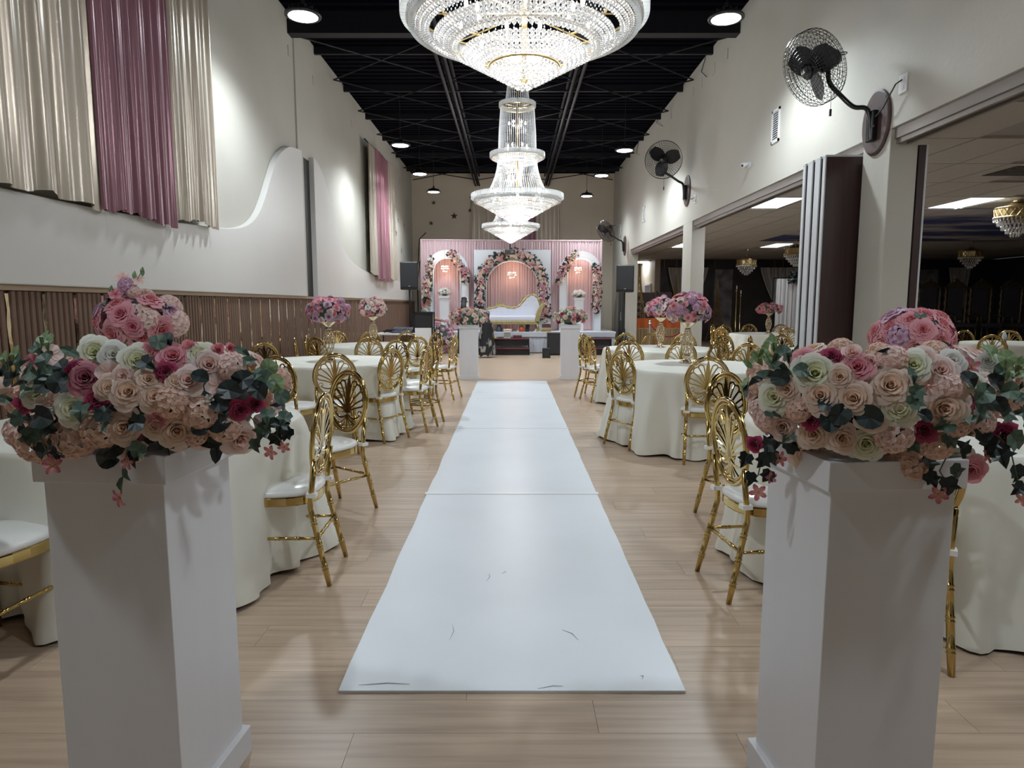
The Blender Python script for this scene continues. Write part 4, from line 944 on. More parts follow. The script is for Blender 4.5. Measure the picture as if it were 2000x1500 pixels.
itR = [(1602, 772, 74, 'peach'), (1667, 778, 74, 'peach'), (1740, 752, 88, 'peach'), (1755, 798, 84, 'ivory'), (1845, 798, 84, 'peach'), (1592, 728, 84, 'ivory'), (1675, 716, 62, 'pink'), (1663, 690, 62, 'bud'), (1572, 702, 52, 'pink'), (1838, 722, 66, 'blush'), (1785, 712, 66, 'ivory'), (1692, 868, 70, 'ivory'), (1646, 858, 62, 'peach'), (1578, 888, 80, 'peach'), (1588, 848, 66, 'peach'), (1528, 834, 60, 'blush'), (1512, 775, 66, 'ivory'), (1536, 760, 50, 'peach'), (1745, 850, 74, 'hydb'), (1775, 905, 88, 'hyd'), (1728, 912, 66, 'hyd'), (1866, 905, 72, 'ivory'), (1895, 918, 56, 'pink'), (1806, 840, 52, 'deep'), (1882, 782, 44, 'deep'), (1962, 848, 54, 'deep'), (1585, 820, 42, 'deep'), (1472, 868, 34, 'deep'), (1894, 716, 38, 'dblos'), (1500, 815, 56, 'hydb'), (1640, 735, 50, 'peach'), (1700, 705, 44, 'bud'), (1815, 752, 58, 'blos'), (1855, 752, 56, 'hydb'), (1870, 830, 50, 'hyd'), (1920, 825, 50, 'hydb'), (1745, 700, 54, 'hydb'), (1625, 695, 42, 'deep'), (1862, 705, 50, 'white'), (1930, 705, 40, 'white'), (1480, 800, 40, 'hydb'), (1805, 700, 50, 'blush'), (1700, 820, 56, 'peach'), (1560, 800, 50, 'hyd'), (1830, 870, 60, 'hyd'), (1900, 750, 44, 'ivory')]
lvR = [(1622, 825, 60, 'round', 'd'), (1695, 815, 70, 'round', 'd'), (1640, 810, 60, 'round', 'd'), (1565, 728, 38, 'round', 'g'), (1785, 785, 40, 'ivy', 'g'), (1790, 765, 36, 'ivy', 'g'), (1775, 735, 40, 'long', 'g'), (1520, 720, 56, 'long', 'g'), (1535, 695, 54, 'long', 'g'), (1500, 735, 50, 'long', 'g'), (1480, 745, 40, 'long', 'd'), (1525, 740, 50, 'round', 'd'), (1500, 700, 44, 'long', 'l'), (1475, 700, 36, 'long', 'l'), (1505, 670, 36, 'long', 'l'), (1460, 715, 30, 'long', 'l'), (1885, 745, 48, 'round', 'd'), (1935, 750, 54, 'round', 'd'), (1915, 770, 50, 'round', 'g'), (1950, 730, 50, 'round', 'g'), (1965, 765, 46, 'round', 'g'), (1925, 695, 46, 'round', 'l'), (1960, 715, 40, 'long', 'l'), (1985, 735, 40, 'long', 'l'), (1985, 780, 42, 'long', 'g'), (1910, 845, 44, 'ivy', 'd'), (1935, 870, 44, 'ivy', 'd'), (1880, 815, 40, 'ivy', 'g'), (1840, 830, 44, 'ivy', 'g'), (1870, 875, 44, 'ivy', 'd'), (1905, 810, 40, 'ivy', 'g'), (1960, 810, 40, 'ivy', 'g'), (1520, 860, 44, 'ivy', 'd'), (1540, 850, 40, 'ivy', 'g'), (1500, 870, 40, 'ivy', 'd'), (1545, 870, 38, 'ivy', 'd'), (1510, 810, 34, 'ivy', 'g'), (1850, 860, 40, 'ivy', 'g'), (1800, 815, 40, 'round', 'd'), (1945, 790, 44, 'round', 'd'), (1990, 805, 40, 'ivy', 'g'), (1780, 870, 40, 'ivy', 'g'), (1610, 795, 36, 'ivy', 'd'), (1730, 690, 40, 'long', 'd')]
vnR = [([(1500, 860), (1490, 890), (1480, 930)], [(1490, 900, 32, 'ivy', 'd'), (1465, 935, 28, 'ivy', 'd'), (1498, 930, 28, 'ivy', 'd'), (1455, 898, 30, 'ivy', 'd'), (1510, 895, 30, 'ivy', 'g')], [(1480, 960, 34, 'dblos'), (1522, 896, 30, 'dblos'), (1505, 932, 24, 'dblos')]),
       ([(1850, 890), (1835, 920), (1850, 945)], [(1815, 905, 36, 'ivy', 'd'), (1820, 937, 32, 'ivy', 'd'), (1868, 922, 32, 'ivy', 'g'), (1852, 950, 38, 'ivy', 'd')], [(1832, 965, 36, 'dblos')]),
       ([(1950, 850), (1975, 885), (1988, 940)], [(1955, 890, 44, 'ivy', 'd'), (1985, 925, 36, 'ivy', 'd'), (1990, 955, 30, 'ivy', 'd'), (1930, 868, 40, 'ivy', 'd'), (1985, 862, 42, 'ivy', 'g')], [(1925, 890, 30, 'dblos'), (1995, 975, 26, 'dblos')]),
       ([(1515, 725), (1495, 690), (1505, 660)], [(1510, 668, 34, 'long', 'l'), (1492, 682, 32, 'long', 'l'), (1480, 700, 32, 'long', 'l'), (1520, 690, 38, 'long', 'g')], []),
       ([(1950, 740), (1975, 715), (1995, 700)], [(1990, 712, 34, 'long', 'l'), (1972, 725, 36, 'long', 'l'), (1965, 700, 34, 'round', 'l')], [])]
arrangement('flower_arrangement', 'peach and ivory rose arrangement with trailing ivy on the nearest openings-side pedestal', cR, rR, itR, lvR, vnR, 12, 60, ['peach', 'blush', 'ivory', 'hyd', 'blush'])
def dome(label, c, rad, kinds, n, s0, s1, seed, leaves=18, zmin=-.55, name='flower_arrangement', group='flower arrangements on the far pedestals', t=None, tones='ddggl'):
    rr = random.Random(seed); t = t or thing(name, label, 'flower arrangement', c, 0, group); off = Vector(c) - t.location
    core = MB().ball((0, 0, 0), 1, 10, 6).build('moss_core', LEAFG, t, True); core.matrix_basis = Matrix.Translation(off) @ Matrix.Diagonal((rad[0] * .74, rad[1] * .74, rad[2] * .70, 1))
    for k in range(n):
        z = 1 - (1 - zmin) * (k + .5) / n; a = k * 2.39996 + rr.uniform(-.2, .2); r_ = math.sqrt(max(0, 1 - z * z)); d = Vector((r_ * cos(a), r_ * sin(a), z))
        s = rr.uniform(s0, s1); jt = rr.uniform(.9, 1.1); d = d * jt; nn = (Vector((d.x / rad[0], d.y / rad[1], d.z / rad[2]))).normalized()
        flower(t, rr.choice(kinds), off + Vector((d.x * rad[0], d.y * rad[1], d.z * rad[2])) - nn * s * .22, (nn + Vector((rr.uniform(-.25, .25), rr.uniform(-.25, .25), .1))).normalized(), s, rr)
    for k in range(leaves):
        z = rr.uniform(zmin, .8); a = rr.uniform(0, 6.28); r_ = math.sqrt(1 - z * z); d = Vector((r_ * cos(a), r_ * sin(a), z))
        leaf(t, rr.choice(('round', 'ivy', 'long')), rr.choice(tones), off + Vector((d.x * rad[0], d.y * rad[1], d.z * rad[2])) * 1.03, (d + Vector((0, 0, .5))).normalized(), rr.uniform(.04, .065), rr)
    return t
dome('rose and ivy arrangement on the far pedestal beside the bending person', Vector((-.79, 12.18, 1.12)), (.34, .26, .19), ['peach', 'blush', 'hyd', 'pink', 'ivory', 'dusty', 'peach'], 52, .085, .11, 21, 46)
dome('rose and eucalyptus arrangement on the far pedestal beside the subwoofer', Vector((1.06, 12.18, 1.13)), (.30, .25, .19), ['ivory', 'peach', 'hyd', 'deep', 'pink', 'ivory', 'hydb'], 46, .085, .115, 22, 52)
# ---------------------------------------------------------------- filigree vases with pink roses on the tables
vase_base = MB().lathe([(0, 0), (.075, 0), (.078, .008), (.06, .014), (.035, .03), (.028, .05), (.036, .062), (.026, .075), (0, .075)], 20).mesh('vase_foot', CHAMP, True)
vase_cup = MB().lathe([(0, .32), (.024, .32), (.032, .335), (.024, .35), (.03, .365), (.075, .40), (.09, .42), (.084, .42), (0, .39)], 20).mesh('vase_cup', CHAMP, True)
fil = MB()
for k in range(10):
    for sgn in (-1, 1):
        pts = []
        for i in range(13):
            v = i / 12; r_ = .026 + .032 * sin(pi * v) ** .8; a = 2 * pi * k / 10 + sgn * v * 2.0; pts.append((r_ * cos(a), r_ * sin(a), .07 + .255 * v))
        fil.tube(pts, .0035, 4)
fil_me = fil.mesh('filigree_body', CHAMP, True)
def centrepiece(c, label, seed, kinds, n=60, rad=(.20, .20, .15), s=(.07, .1), zf=.54, leaves=16, zt=.772):
    t = thing('flower_vase', label, 'flower vase', (c[0], c[1], zt), 0, 'gold filigree vases of pink roses')
    put(vase_base, 'vase_foot', t); put(vase_cup, 'vase_cup', t); put(fil_me, 'filigree_body', t)
    dome(None, Vector((c[0], c[1], zt + zf)), rad, kinds, n, s[0], s[1], seed, leaves, -.62, t=t)
    return t
PK = ['pink', 'pink', 'lilac', 'blush', 'peony', 'pink', 'hydl']
dv = centrepiece((-1.9, 3.42), 'big pink peony bouquet rising behind the nearest slat-side arrangement', 31, ['peony', 'peony', 'peony', 'lilac', 'pink', 'hydb'], 34, (.19, .19, .15), (.10, .15), .50, 22)
centrepiece((1.98, 3.3), 'big pink peony bouquet rising behind the nearest openings-side arrangement', 32, ['peony', 'peony', 'peony', 'lilac', 'peony', 'hydl'], 32, (.17, .17, .13), (.10, .15), .44, 18)
centrepiece((-1.94, 7.05), 'gold filigree vase of pink roses on the second slat-side table', 33, PK, 72, (.215, .215, .16), zf=.51)
centrepiece((-2.07, 9.95), 'gold filigree vase of pale pink roses on the third slat-side table', 34, ['pink', 'blush', 'blush', 'hydb', 'peony', 'white'], 66, (.20, .20, .16), zf=.53)
centrepiece((1.79, 6.8), 'gold filigree vase of large pink roses on the second openings-side table', 35, PK, 72, (.215, .215, .17), (.08, .11), zf=.53)
centrepiece((2.06, 9.25), 'gold filigree vase of pink roses partly hidden behind the larger vase', 36, PK, 64, (.21, .2, .16), zf=.53)
centrepiece((5.3, 13.8), 'dim gold vase of pink roses on the side room table', 37, ['pink', 'peony', 'pink'], 36, (.26, .24, .13), (.09, .12), zf=.5)
rr = random.Random(5)
for dx, dz, k, s in [(-.02, .09, 'blos', .075), (.0, .05, 'hydl', .09), (.06, .075, 'blos', .06), (.03, .02, 'hydb', .07), (-.06, .01, 'pblos', .07)]:
    flower(dv, k, Vector((dx, -.1, dz + .63)), Vector((.2, -.8, .5)), s, rr)
for dx, dz in [(.08, .12), (-.08, .03), (.04, .1)]: leaf(dv, 'long', 'l', Vector((dx, -.1, dz + .63)), Vector((.3, -1, .2)), .05, rr, 0)
MB().tube([(0, -.1, .53), (.02, -.1, .66), (.07, -.1, .74)], .002, 5).build('stem', STEM, dv)
# ---------------------------------------------------------------- stage
SY, SZ = 18.75, .6
st_ = thing('stage', 'low white stage with pleated grey skirt under the pink backdrop', 'stage', (0, 0, 0))
B(-2.9, 2.92, SY, 21.4, SZ - .05, SZ).build('deck', STAGEW, st_, bev=.005); B(-2.85, 2.85, SY + .1, 21.35, 0, SZ - .05).build('frame', BLACK, st_)
drape_x(st_, -2.88, 2.9, SZ - .05, .02, SY + .03, SKIRT, 46, 3, .018, 'skirt', 8)
B(-2.88, 2.9, SY - .012, SY + .005, SZ - .14, SZ - .005).build('skirt_band', SKIRT, st_)
def steps(x0, x1, label):
    t = thing('stage_steps', label, 'steps', (0, 0, 0), 0, 'black carpeted stage steps')
    red = mat('burgundy_edge', (.20, .03, .05), .5) if 'burgundy_edge' not in MATS else MATS['burgundy_edge']
    for z_, y0, y1 in ((.44, SY - .42, SY - .06), (.2, SY - .78, SY - .42)):
        o = B(x0, x1, y0, y1, z_ - .03, z_).build('tread', BLACK, t); B(x0, x1, y0 - .006, y0, z_ - .03, z_).build('nosing', red, o)
        B(x0 + .02, x1 - .02, y0 + .05, y0 + .07, z_ - .2, z_ - .03).build('riser', BLACK, t)
    for x in (x0 + .02, x1 - .02):
        for y0, z_ in ((SY - .76, .17), (SY - .40, .41), (SY - .1, .41)): B(x - .015, x + .015, y0, y0 + .03, 0, z_).build('leg', STEEL, t)
steps(-.66, .48, 'black stage steps with burgundy edges before the sofa'); steps(1.75, 2.75, 'black stage steps with burgundy edges at the openings end')
BY = 19.95
bd = thing('stage_backdrop', 'wide blush pleated backdrop curtain on a pipe frame', 'backdrop', (0, 0, 0))
drape_x(bd, -2.66, 2.62, 3.24, SZ + .02, BY, PINKD, 70, 4, .03, 'curtain', 7); MB().tube([(-2.7, BY, 3.25), (2.66, BY, 3.22)], .025, 8).build('top_pipe', PINKD, bd)
for x in (-2.68, 2.64): MB().tube([(x, BY, SZ), (x, BY, 3.27)], .025, 8).build('upright_pipe', PINKD, bd)
AW = mat('arch_white', (.76, .79, .84), .5)
def arch_panel(label, cx, ro, ri, zc_, y0, y1, square=None):
    t = thing('stage_arch', label, 'arch', (cx, y0, SZ)); n = 24; zz = zc_ - SZ
    if square: outer = [(-square[0], 0), (-square[0], square[1] - SZ), (square[0], square[1] - SZ), (square[0], 0)]
    else: outer = [(-ro, 0)] + [(-ro * cos(pi * k / n), zz + ro * sin(pi * k / n)) for k in range(n + 1)] + [(ro, 0)]
    inner = [(ri, 0)] + [(ri * cos(pi * k / n), zz + ri * sin(pi * k / n)) for k in range(n + 1)] + [(-ri, 0)]
    m = MB(); d = y1 - y0
    m.prism(outer + inner, lambda a, b: (a, 0, b), lambda a, b: (a, d, b)); o = m.build('arch_panel', AW, t)
    m = MB(); N_ = 24
    pts = [(-ri, 0, 0.02)] + [(-ri * cos(pi * k / n), 0, zz + ri * sin(pi * k / n)) for k in range(n + 1)] + [(ri, 0, 0.02)]
    MB().tube(pts, .025, 6).build('arch_rim', AW, t, True)
    return t
arch_panel('white square panel with arched opening behind the sofa', 0.01, 0, .77, 1.86, 19.62, 19.78, (1.12, 2.94))
arch_panel('white arch nearest the loudspeaker by the slats', -1.9, .63, .40, 2.31, 19.66, 19.80); arch_panel('white arch nearest the openings', 2.0, .61, .39, 2.30, 19.66, 19.80)
def garland(label, path, wd, n, seed, kinds=(P_BLUSH, P_PINK, P_IVORY, P_PEACH, P_LILAC)):
    rr = random.Random(seed); P = [Vector(p) for p in path]; L = [0]
    for i in range(1, len(P)): L.append(L[-1] + (P[i] - P[i - 1]).length)
    t = thing('flower_garland', label, 'garland', P[0], 0, 'rose garlands on the stage arches'); m = MB(); lf = MB(); lm = [leaf_mb(k) for k in ('round', 'ivy', 'long')]; core = MB()
    def at(s):
        for i in range(1, len(P)):
            if s <= L[i]: return P[i - 1].lerp(P[i], (s - L[i - 1]) / (L[i] - L[i - 1]))
        return P[-1]
    core.tube([p - P[0] for p in P], wd * .42, 8)
    for k in range(n):
        p = at(rr.uniform(0, L[-1])) - P[0]; a = rr.uniform(0, 2 * pi); q = Vector((cos(a) * wd * rr.uniform(.15, .55), 0, sin(a) * wd * rr.uniform(.15, .55))); q.y = -wd * .5 * (1 - (q.length / wd) ** 2) + rr.uniform(-.02, .02)
        m.cur = rr.randrange(len(kinds)); m.add(LOWROSE, TR(p + q, (q.x, -wd * .8, q.z + .05), rr.uniform(.085, .125), rr.uniform(0, 6)))
    for k in range(int(n * 1.6)):
        p = at(rr.uniform(0, L[-1])) - P[0]; a = rr.uniform(0, 2 * pi); f = rr.uniform(.2, .75); q = Vector((cos(a) * wd * f, -wd * .45 * (1 - f * .5), sin(a) * wd * f))
        lf.add(rr.choice(lm), TR(p + q, (q.x + rr.uniform(-.1, .1), -wd, q.z + rr.uniform(-.1, .2)), rr.uniform(.06, .1), rr.uniform(0, 6)))
    o = m.build('roses', list(kinds), t, True); o['kind'] = 'stuff'; o = lf.build('leaves', mat('garland_leaf', (.035, .05, .035), .6), t); o['kind'] = 'stuff'; core.build('foam_core', LEAFD, t, True)
n = 16; gy = 19.58
garland('rose garland climbing one side of the square arch, over the top and down', [(-.93, gy, .85)] + [(-.93 * cos(pi * k / n), gy, 1.88 + .95 * sin(pi * k / n)) for k in range(n + 1)] + [(.95, gy, 1.1), (.97, gy, .95)], .25, 380, 1)
garland('rose garland on the outer leg of the slat-side arch', [(-2.36, gy, 2.62), (-2.44, gy, 2.2), (-2.5, gy, 1.6), (-2.55, gy, 1.25)], .19, 95, 2)
garland('short rose garland over the inner shoulder of the slat-side arch', [(-1.78, gy, 2.85), (-1.55, gy, 2.6), (-1.38, gy, 2.3), (-1.3, gy, 2.05)], .19, 80, 3)
garland('short rose garland over the inner shoulder of the openings-side arch', [(1.82, gy, 2.82), (1.6, gy, 2.55), (1.45, gy, 2.3), (1.35, gy, 2.05)], .19, 80, 4)
garland('rose garland on the outer leg of the openings-side arch', [(2.46, gy, 2.5), (2.48, gy, 2.0), (2.47, gy, 1.5), (2.45, gy, 1.18)], .19, 100, 5)
def mini_chand(x, z, label, s=1.0):
    t = thing('mini_chandelier', label, 'chandelier', (x, 19.5, z), 0, 'small lit chandeliers inside the stage arches')
    MB().tube([(0, 0, .1), (0, 0, .55)], .004, 4).build('chain', GOLDD, t); m = MB()
    for r_, z_ in ((.13 * s, .03), (.07 * s, -.05), (.1 * s, .09)):
        for k in range(12): a = k * pi / 6; m.ball((r_ * cos(a), r_ * sin(a), z_ - .02), .014, 5, 3, 1.6)
    o = m.build('crystals', CRYST, t); o['kind'] = 'stuff'
    MB().tube(ring_pts(.13 * s, .05, 20), .006, 4, True).build('ring', GOLDD, t)
    for k in range(6): a = k * pi / 3; MB().lathe([(0, .05), (.012, .03), (.016, .01), (0, 0)], 8).build('bulb', WARMB, t, True, loc=(.1 * s * cos(a), .1 * s * sin(a), .05))
    light('POINT', 'warm_light', (0, -.02, .04), 7, (1, .62, .40), .05, t)
mini_chand(-1.94, 2.38, 'small glowing chandelier in the arch by the slats', .85); mini_chand(0.0, 2.20, 'small glowing chandelier above the white sofa'); mini_chand(1.91, 2.34, 'small glowing chandelier in the arch by the openings', .85)
t = pedestal(-1.94, 19.3, 0, 'slim white pedestal inside the arch by the slats', 1.0, .13, 'slim stage pedestals', SZ, False); t = pedestal(1.92, 19.3, 0, 'slim white pedestal inside the arch by the openings', .95, .13, 'slim stage pedestals', SZ, False)
dome('round white flower ball on the stage pedestal by the slats', Vector((-1.94, 19.3, 1.70)), (.18, .16, .13), ['white', 'blush', 'hydw', 'hydw'], 22, .09, .12, 41, 6, -.3, group='white flower balls on stage')
dome('round white flower ball on the stage pedestal by the openings', Vector((1.92, 19.3, 1.65)), (.18, .16, .13), ['white', 'hydw', 'hydw', 'blush'], 22, .09, .12, 42, 8, -.3, group='white flower balls on stage')
dome('lilac and pink flower heap on the stage edge behind the bar stand', Vector((-1.95, 18.4, .50)), (.36, .2, .46), ['lilac', 'pink', 'hydl', 'white', 'blush'], 80, .10, .14, 43, 20, -1.0, group='floor flowers by the stage', tones='dd')
# ---------------------------------------------------------------- sofa
sf = thing('chaise_sofa', 'white tufted chaise sofa with carved gold frame on the stage', 'sofa', (.03, 19.1, SZ))
prof = smooth_pts([(-.80, .42), (-.74, .62), (-.55, .66), (-.35, .72), (-.15, .67), (.05, .66), (.2, .74), (.36, .92), (.5, 1.03), (.62, 1.02), (.72, .92), (.76, .78)], 5)
m = MB(); m.prism([(-.80, .25)] + prof + [(.76, .25)], lambda a, b: (a, .22, b), lambda a, b: (a, .34, b)); m.build('backrest', SOFAW, sf, bev=.02)
pts = [(a, .24, b + .01) for a, b in prof]; MB().tube(pts, [.022 + .02 * abs(sin(i * .7)) for i in range(len(pts))], 8).build('carved_rail', SOFAG, sf, True)
m = MB(); m.prism(smooth_pts([(-.56, .70), (-.47, .76), (-.36, .87), (-.25, .76), (-.02, .71), (.1, .72), (.22, .84), (.27, .98), (.34, .98), (.4, 1.0)], 4) + [(.3, .86), (.15, .70), (-.15, .67), (-.35, .72)], lambda a, b: (a, .25, b), lambda a, b: (a, .31, b)); m.build('carved_crest', SOFAG, sf, bev=.01)
B(-.76, .66, -.28, .26, .30, .45).build('seat_cushion', SOFAW, sf, bev=.04); B(-.80, .74, -.30, .30, .20, .31).build('seat_rail', SOFAG, sf, bev=.02)
ap = smooth_pts([(.60, .30), (.66, .5), (.74, .7), (.84, .80), (.90, .74), (.84, .66), (.78, .45), (.72, .22)], 4)
m = MB(); m.prism(ap, lambda a, b: (a, -.3, b), lambda a, b: (a, .3, b)); m.build('scroll_arm', SOFAG, sf, bev=.01)
ap = smooth_pts([(-.70, .3), (-.76, .45), (-.84, .55), (-.92, .5), (-.86, .42), (-.80, .22)], 4); m = MB(); m.prism(ap, lambda a, b: (a, -.3, b), lambda a, b: (a, .3, b)); m.build('scroll_arm', SOFAG, sf, bev=.01)
for x in (-.74, .68):
    for y_ in (-.26, .26): MB().tube([(x, y_, .22), (x * 1.03, y_, .1), (x, y_, 0)], [.04, .025, .03], 8).build('leg', SOFAG, sf, True)
bt = MB().ball((0, 0, 0), .012, 6, 4).mesh('button', CHROME, True)
for r_, (z_, xs) in enumerate([(.55, [-.65 + .17 * k for k in range(8)]), (.74, [.36, .53, .68]), (.88, [.45, .62])]):
    for x in xs: put(bt, 'button', sf, loc=(x, .215, z_))
# ---------------------------------------------------------------- gifts along the stage edge and on the steps
YE = SY + .18
def gift(name, label, cat, x, parts, y=YE, z=SZ):
    t = thing(name, label, cat, (x, y, z), 0, 'gifts on the stage edge')
    for nm, m_, mt_, sm_ in parts: m_.build(nm, mt_, t, sm_)
bk = [mat('book_%s' % k, c, .6) for k, c in (('charcoal', (.05, .06, .06)), ('maroon', (.16, .05, .05)), ('cream', (.5, .42, .3)), ('ochre', (.4, .26, .06)))]
for k, (dz, wd, mt_, nm) in enumerate([(.0, .26, bk[3], 'bottom ochre'), (.06, .24, bk[2], 'cream'), (.12, .25, bk[1], 'maroon'), (.18, .22, bk[0], 'top charcoal')]):
    t = thing('gift_box', '%s box of the gift stack by the subwoofer' % nm, 'box', (.97, YE - .05, SZ + dz), 0, 'stacked gift boxes'); B(-wd / 2, wd / 2, -.09, .09, 0, .042).build('box', mt_, t); B(-wd / 2 - .004, wd / 2 + .004, -.094, .094, .042, .056).build('lid', bk[2] if k % 2 else mt_, t)
OR = mat('orange_glass', (.55, .10, .03), .2); RED = mat('red_rose', (.30, .01, .03), .5); NAVY = mat('navy_lattice', (.06, .07, .12), .4); CREAM = mat('cream_icing', (.72, .62, .5), .5)
gift('orange_jar', 'round orange jar with gold neck on stage edge', 'jar', .28, [('body', MB().lathe([(0, 0), (.07, 0), (.085, .05), (.08, .11), (.04, .14)], 16), OR, True), ('neck', MB().lathe([(.04, .14), (.03, .17), (.035, .19), (0, .2)], 12), SOFAG, True)])
gift('gift_cone', 'navy patterned cone gift with ribbon on the stage edge', 'gift', -.37, [('cone', MB().lathe([(0, 0), (.09, 0), (.085, .06), (.045, .2), (0, .24)], 16), NAVY, True), ('ribbon', MB().ball((0, 0, .24), .03, 8, 5), CREAM, True)])
gift('plant_sprig', 'dark green decorative sprig beside the orange jar', 'plant', .43, [('pot', MB().lathe([(0, 0), (.05, 0), (.06, .07), (0, .07)], 12), BLACK, True), ('leaves', MB().tube([(0, 0, .07), (.02, 0, .18), (-.01, 0, .3)], [.05, .06, .01], 7), LEAFD, True)])
gift('candle_holder', 'pale goblet candle holder behind the orange jar', 'candle holder', .17, [('bowl', MB().lathe([(0, .2), (.03, .16), (.06, .24), (.065, .27), (0, .25)], 14), CREAM, True), ('stem', MB().lathe([(.05, 0), (.045, .01), (.012, .03), (.012, .17), (0, .17)], 12), CREAM, True)])
gift('gift_tray', 'tray of small white gifts near the book stack', 'tray', .72, [('tray', B(-.1, .1, -.06, .06, 0, .02), CREAM, False), ('parcel', B(-.07, 0, -.04, .04, .02, .07), WHITE, False), ('figurine', MB().lathe([(0, .02), (.03, .02), (.02, .1), (.03, .14), (0, .17)], 10, (.05, 0, 0)), CREAM, True)])
dome('red and gold rose bouquet in the middle of the stage edge', Vector((-.09, YE, SZ + .27)), (.13, .09, .11), ['deep', 'dusty', 'deep', 'peach'], 18, .07, .09, 45, 8, -.6, group='gifts on the stage edge')
gift('fruit_basket', 'clear basket with orange pieces below the red bouquet', 'basket', -.12, [('basket', MB().lathe([(0, 0), (.11, 0), (.13, .08), (.125, .08), (0, .03)], 16), CREAM, True), ('sweets', MB().ball((0, 0, .06), .09, 10, 5, .5), OR, True)], YE - .12)
gift('cake_stand', 'gold pedestal stand of yellow sweets on the step', 'cake stand', -.52, [('plate', MB().lathe([(0, .24), (.15, .25), (.155, .27), (0, .265)], 20), SOFAG, True), ('stem', MB().lathe([(.06, 0), (.055, .012), (.015, .04), (.02, .14), (.014, .24), (0, .24)], 14), SOFAG, True), ('sweets', MB().ball((0, 0, .28), .11, 10, 5, .5), mat('yellow_sweets', (.45, .38, .12), .6), True)], SY - .6, .2)
gift('cake_box', 'clear cake box on the upper stage step', 'box', -.13, [('base', B(-.1, .1, -.08, .08, 0, .02), CREAM, False), ('cover', B(-.09, .09, -.07, .07, .02, .16), mat('clear_box', (.5, .5, .46), .2, trans=.5), False), ('lid', B(-.1, .1, -.08, .08, .16, .18), WHITE, False)], SY - .25, .44)
gift('maroon_box', 'flat maroon gift box on the upper stage step', 'box', .15, [('box', B(-.12, .12, -.08, .08, 0, .05), mat('maroon_card', (.12, .02, .03), .5), False), ('lid', B(-.125, .125, -.085, .085, .05, .075), mat('maroon_lid', (.16, .03, .04), .5), False)], SY - .25, .44)
# ---------------------------------------------------------------- sound gear
def speaker_stand(x, y, zt, label):
    t = thing('speaker_stand', label, 'speaker stand', (x, y, 0), 0, 'tripod speaker stands'); MB().tube([(0, 0, .25), (0, 0, zt)], .018, 8).build('pole', BLACK, t)
    for k in range(3): a = k * 2 * pi / 3 + .4; MB().tube([(0, 0, .75), (.42 * cos(a), .42 * sin(a), 0.012)], .012, 6).build('leg', BLACK, t); MB().tube([(0, 0, .3), (.22 * cos(a), .22 * sin(a), .37)], .008, 5).build('brace', BLACK, t)
    MB().lathe([(.03, .72), (.03, .8), (0, .8)], 10).build('collar', BLACK, t)
def speaker(x, y, z, w_, h_, label, rz):
    t = thing('loudspeaker', label, 'speaker', (x, y, z), rz, 'black loudspeakers on stands'); B(-w_ / 2, w_ / 2, -.16, .16, 0, h_).build('cabinet', BLACK, t, bev=.02)
    B(-w_ / 2 + .02, w_ / 2 - .02, -.172, -.16, .06, h_ - .03).build('grille', mat('speaker_grille', (.02, .02, .022), .6, bump=.3, bscale=200), t); B(-.02, .02, -.176, -.172, .07, .085).build('badge', CHROME, t)
p = ony(800, 566, 15.3); speaker_stand(p.x, 15.3, p.z, 'black tripod stand holding the speaker by the slats'); speaker(p.x, 15.3, p.z, .40, .62, 'black loudspeaker on a pole by the slatted wall', .12)
p = ony(1220, 571, 15.6); speaker_stand(p.x, 15.6, p.z, 'black tripod stand holding the speaker by the openings'); speaker(p.x, 15.6, p.z, .40, .62, 'black loudspeaker on a pole beside the far column', -.12)
def sub(x, y, w_, h_, d_, label):
    t = thing('subwoofer', label, 'speaker', (x, y, 0)); B(-w_ / 2, w_ / 2, -d_ / 2, d_ / 2, .015, h_).build('cabinet', BLACK, t, bev=.012); B(-w_ / 2 + .03, w_ / 2 - .03, -d_ / 2 - .01, -d_ / 2, .05, h_ - .04).build('grille', MATS['speaker_grille'], t)
    for sx in (-1, 1):
        for sy in (-1, 1): B(sx * w_ * .4 - .015, sx * w_ * .4 + .015, sy * d_ * .4 - .015, sy * d_ * .4 + .015, 0, .016).build('foot', BLACK, t)
p = onz(1086, 694, 0); sub(1.17, 18.2, .42, .60, .5, 'tall black subwoofer standing at the stage front'); p = onz(1067, 699, 0); sub(p.x, p.y, .2, .25, .22, 'small black speaker box on the floor at the stage front')
t = thing('projector', 'black projector hung on a pole above the square arch', 'projector', (-.05, 17.3, 2.62)); B(-.13, .13, -.12, .12, 0, .13).build('body', BLACK, t, bev=.015); MB().tube([(0, 0, .13), (0, 0, ZC - 2.62)], .02, 8).build('pole', BLACK, t); o = MB().lathe([(.035, 0), (.035, .03), (0, .03)], 12).build('lens', BLACKG, t); o.matrix_basis = Matrix.Translation((.05, -.12, .07)) @ frame_to((0, -1, 0))
# equipment table and stand by the slats
t = thing('folding_table', 'white folding table with audio gear beside the slats', 'table', (-2.55, 14.85, 0)); B(-.42, .42, -.3, .3, .70, .74).build('table_top', WHITE, t, bev=.006)
for sx in (-1, 1):
    for sy in (-1, 1): MB().tube([(sx * .36, sy * .25, .7), (sx * .38, sy * .27, 0)], .013, 6).build('leg', STEEL, t)
t = thing('audio_mixer', 'dark sloped audio mixer on the white folding table', 'mixer', (-2.42, 14.8, .74)); m = MB(); m.prism([(-.2, 0), (.2, 0), (.2, .12), (-.2, .03)], lambda a, b: (-.22, a, b), lambda a, b: (.22, a, b)); m.build('body', mat('mixer_blue', (.05, .06, .10), .4), t)
for k in range(7): B(-.19 + .06 * k, -.165 + .06 * k, -.1, .1, .085, .1).build('fader_strip', CHROME, t)
t = thing('cable_heap', 'tangle of black leads on the white folding table', 'cables', (-2.75, 14.75, .742)); rr = random.Random(3)
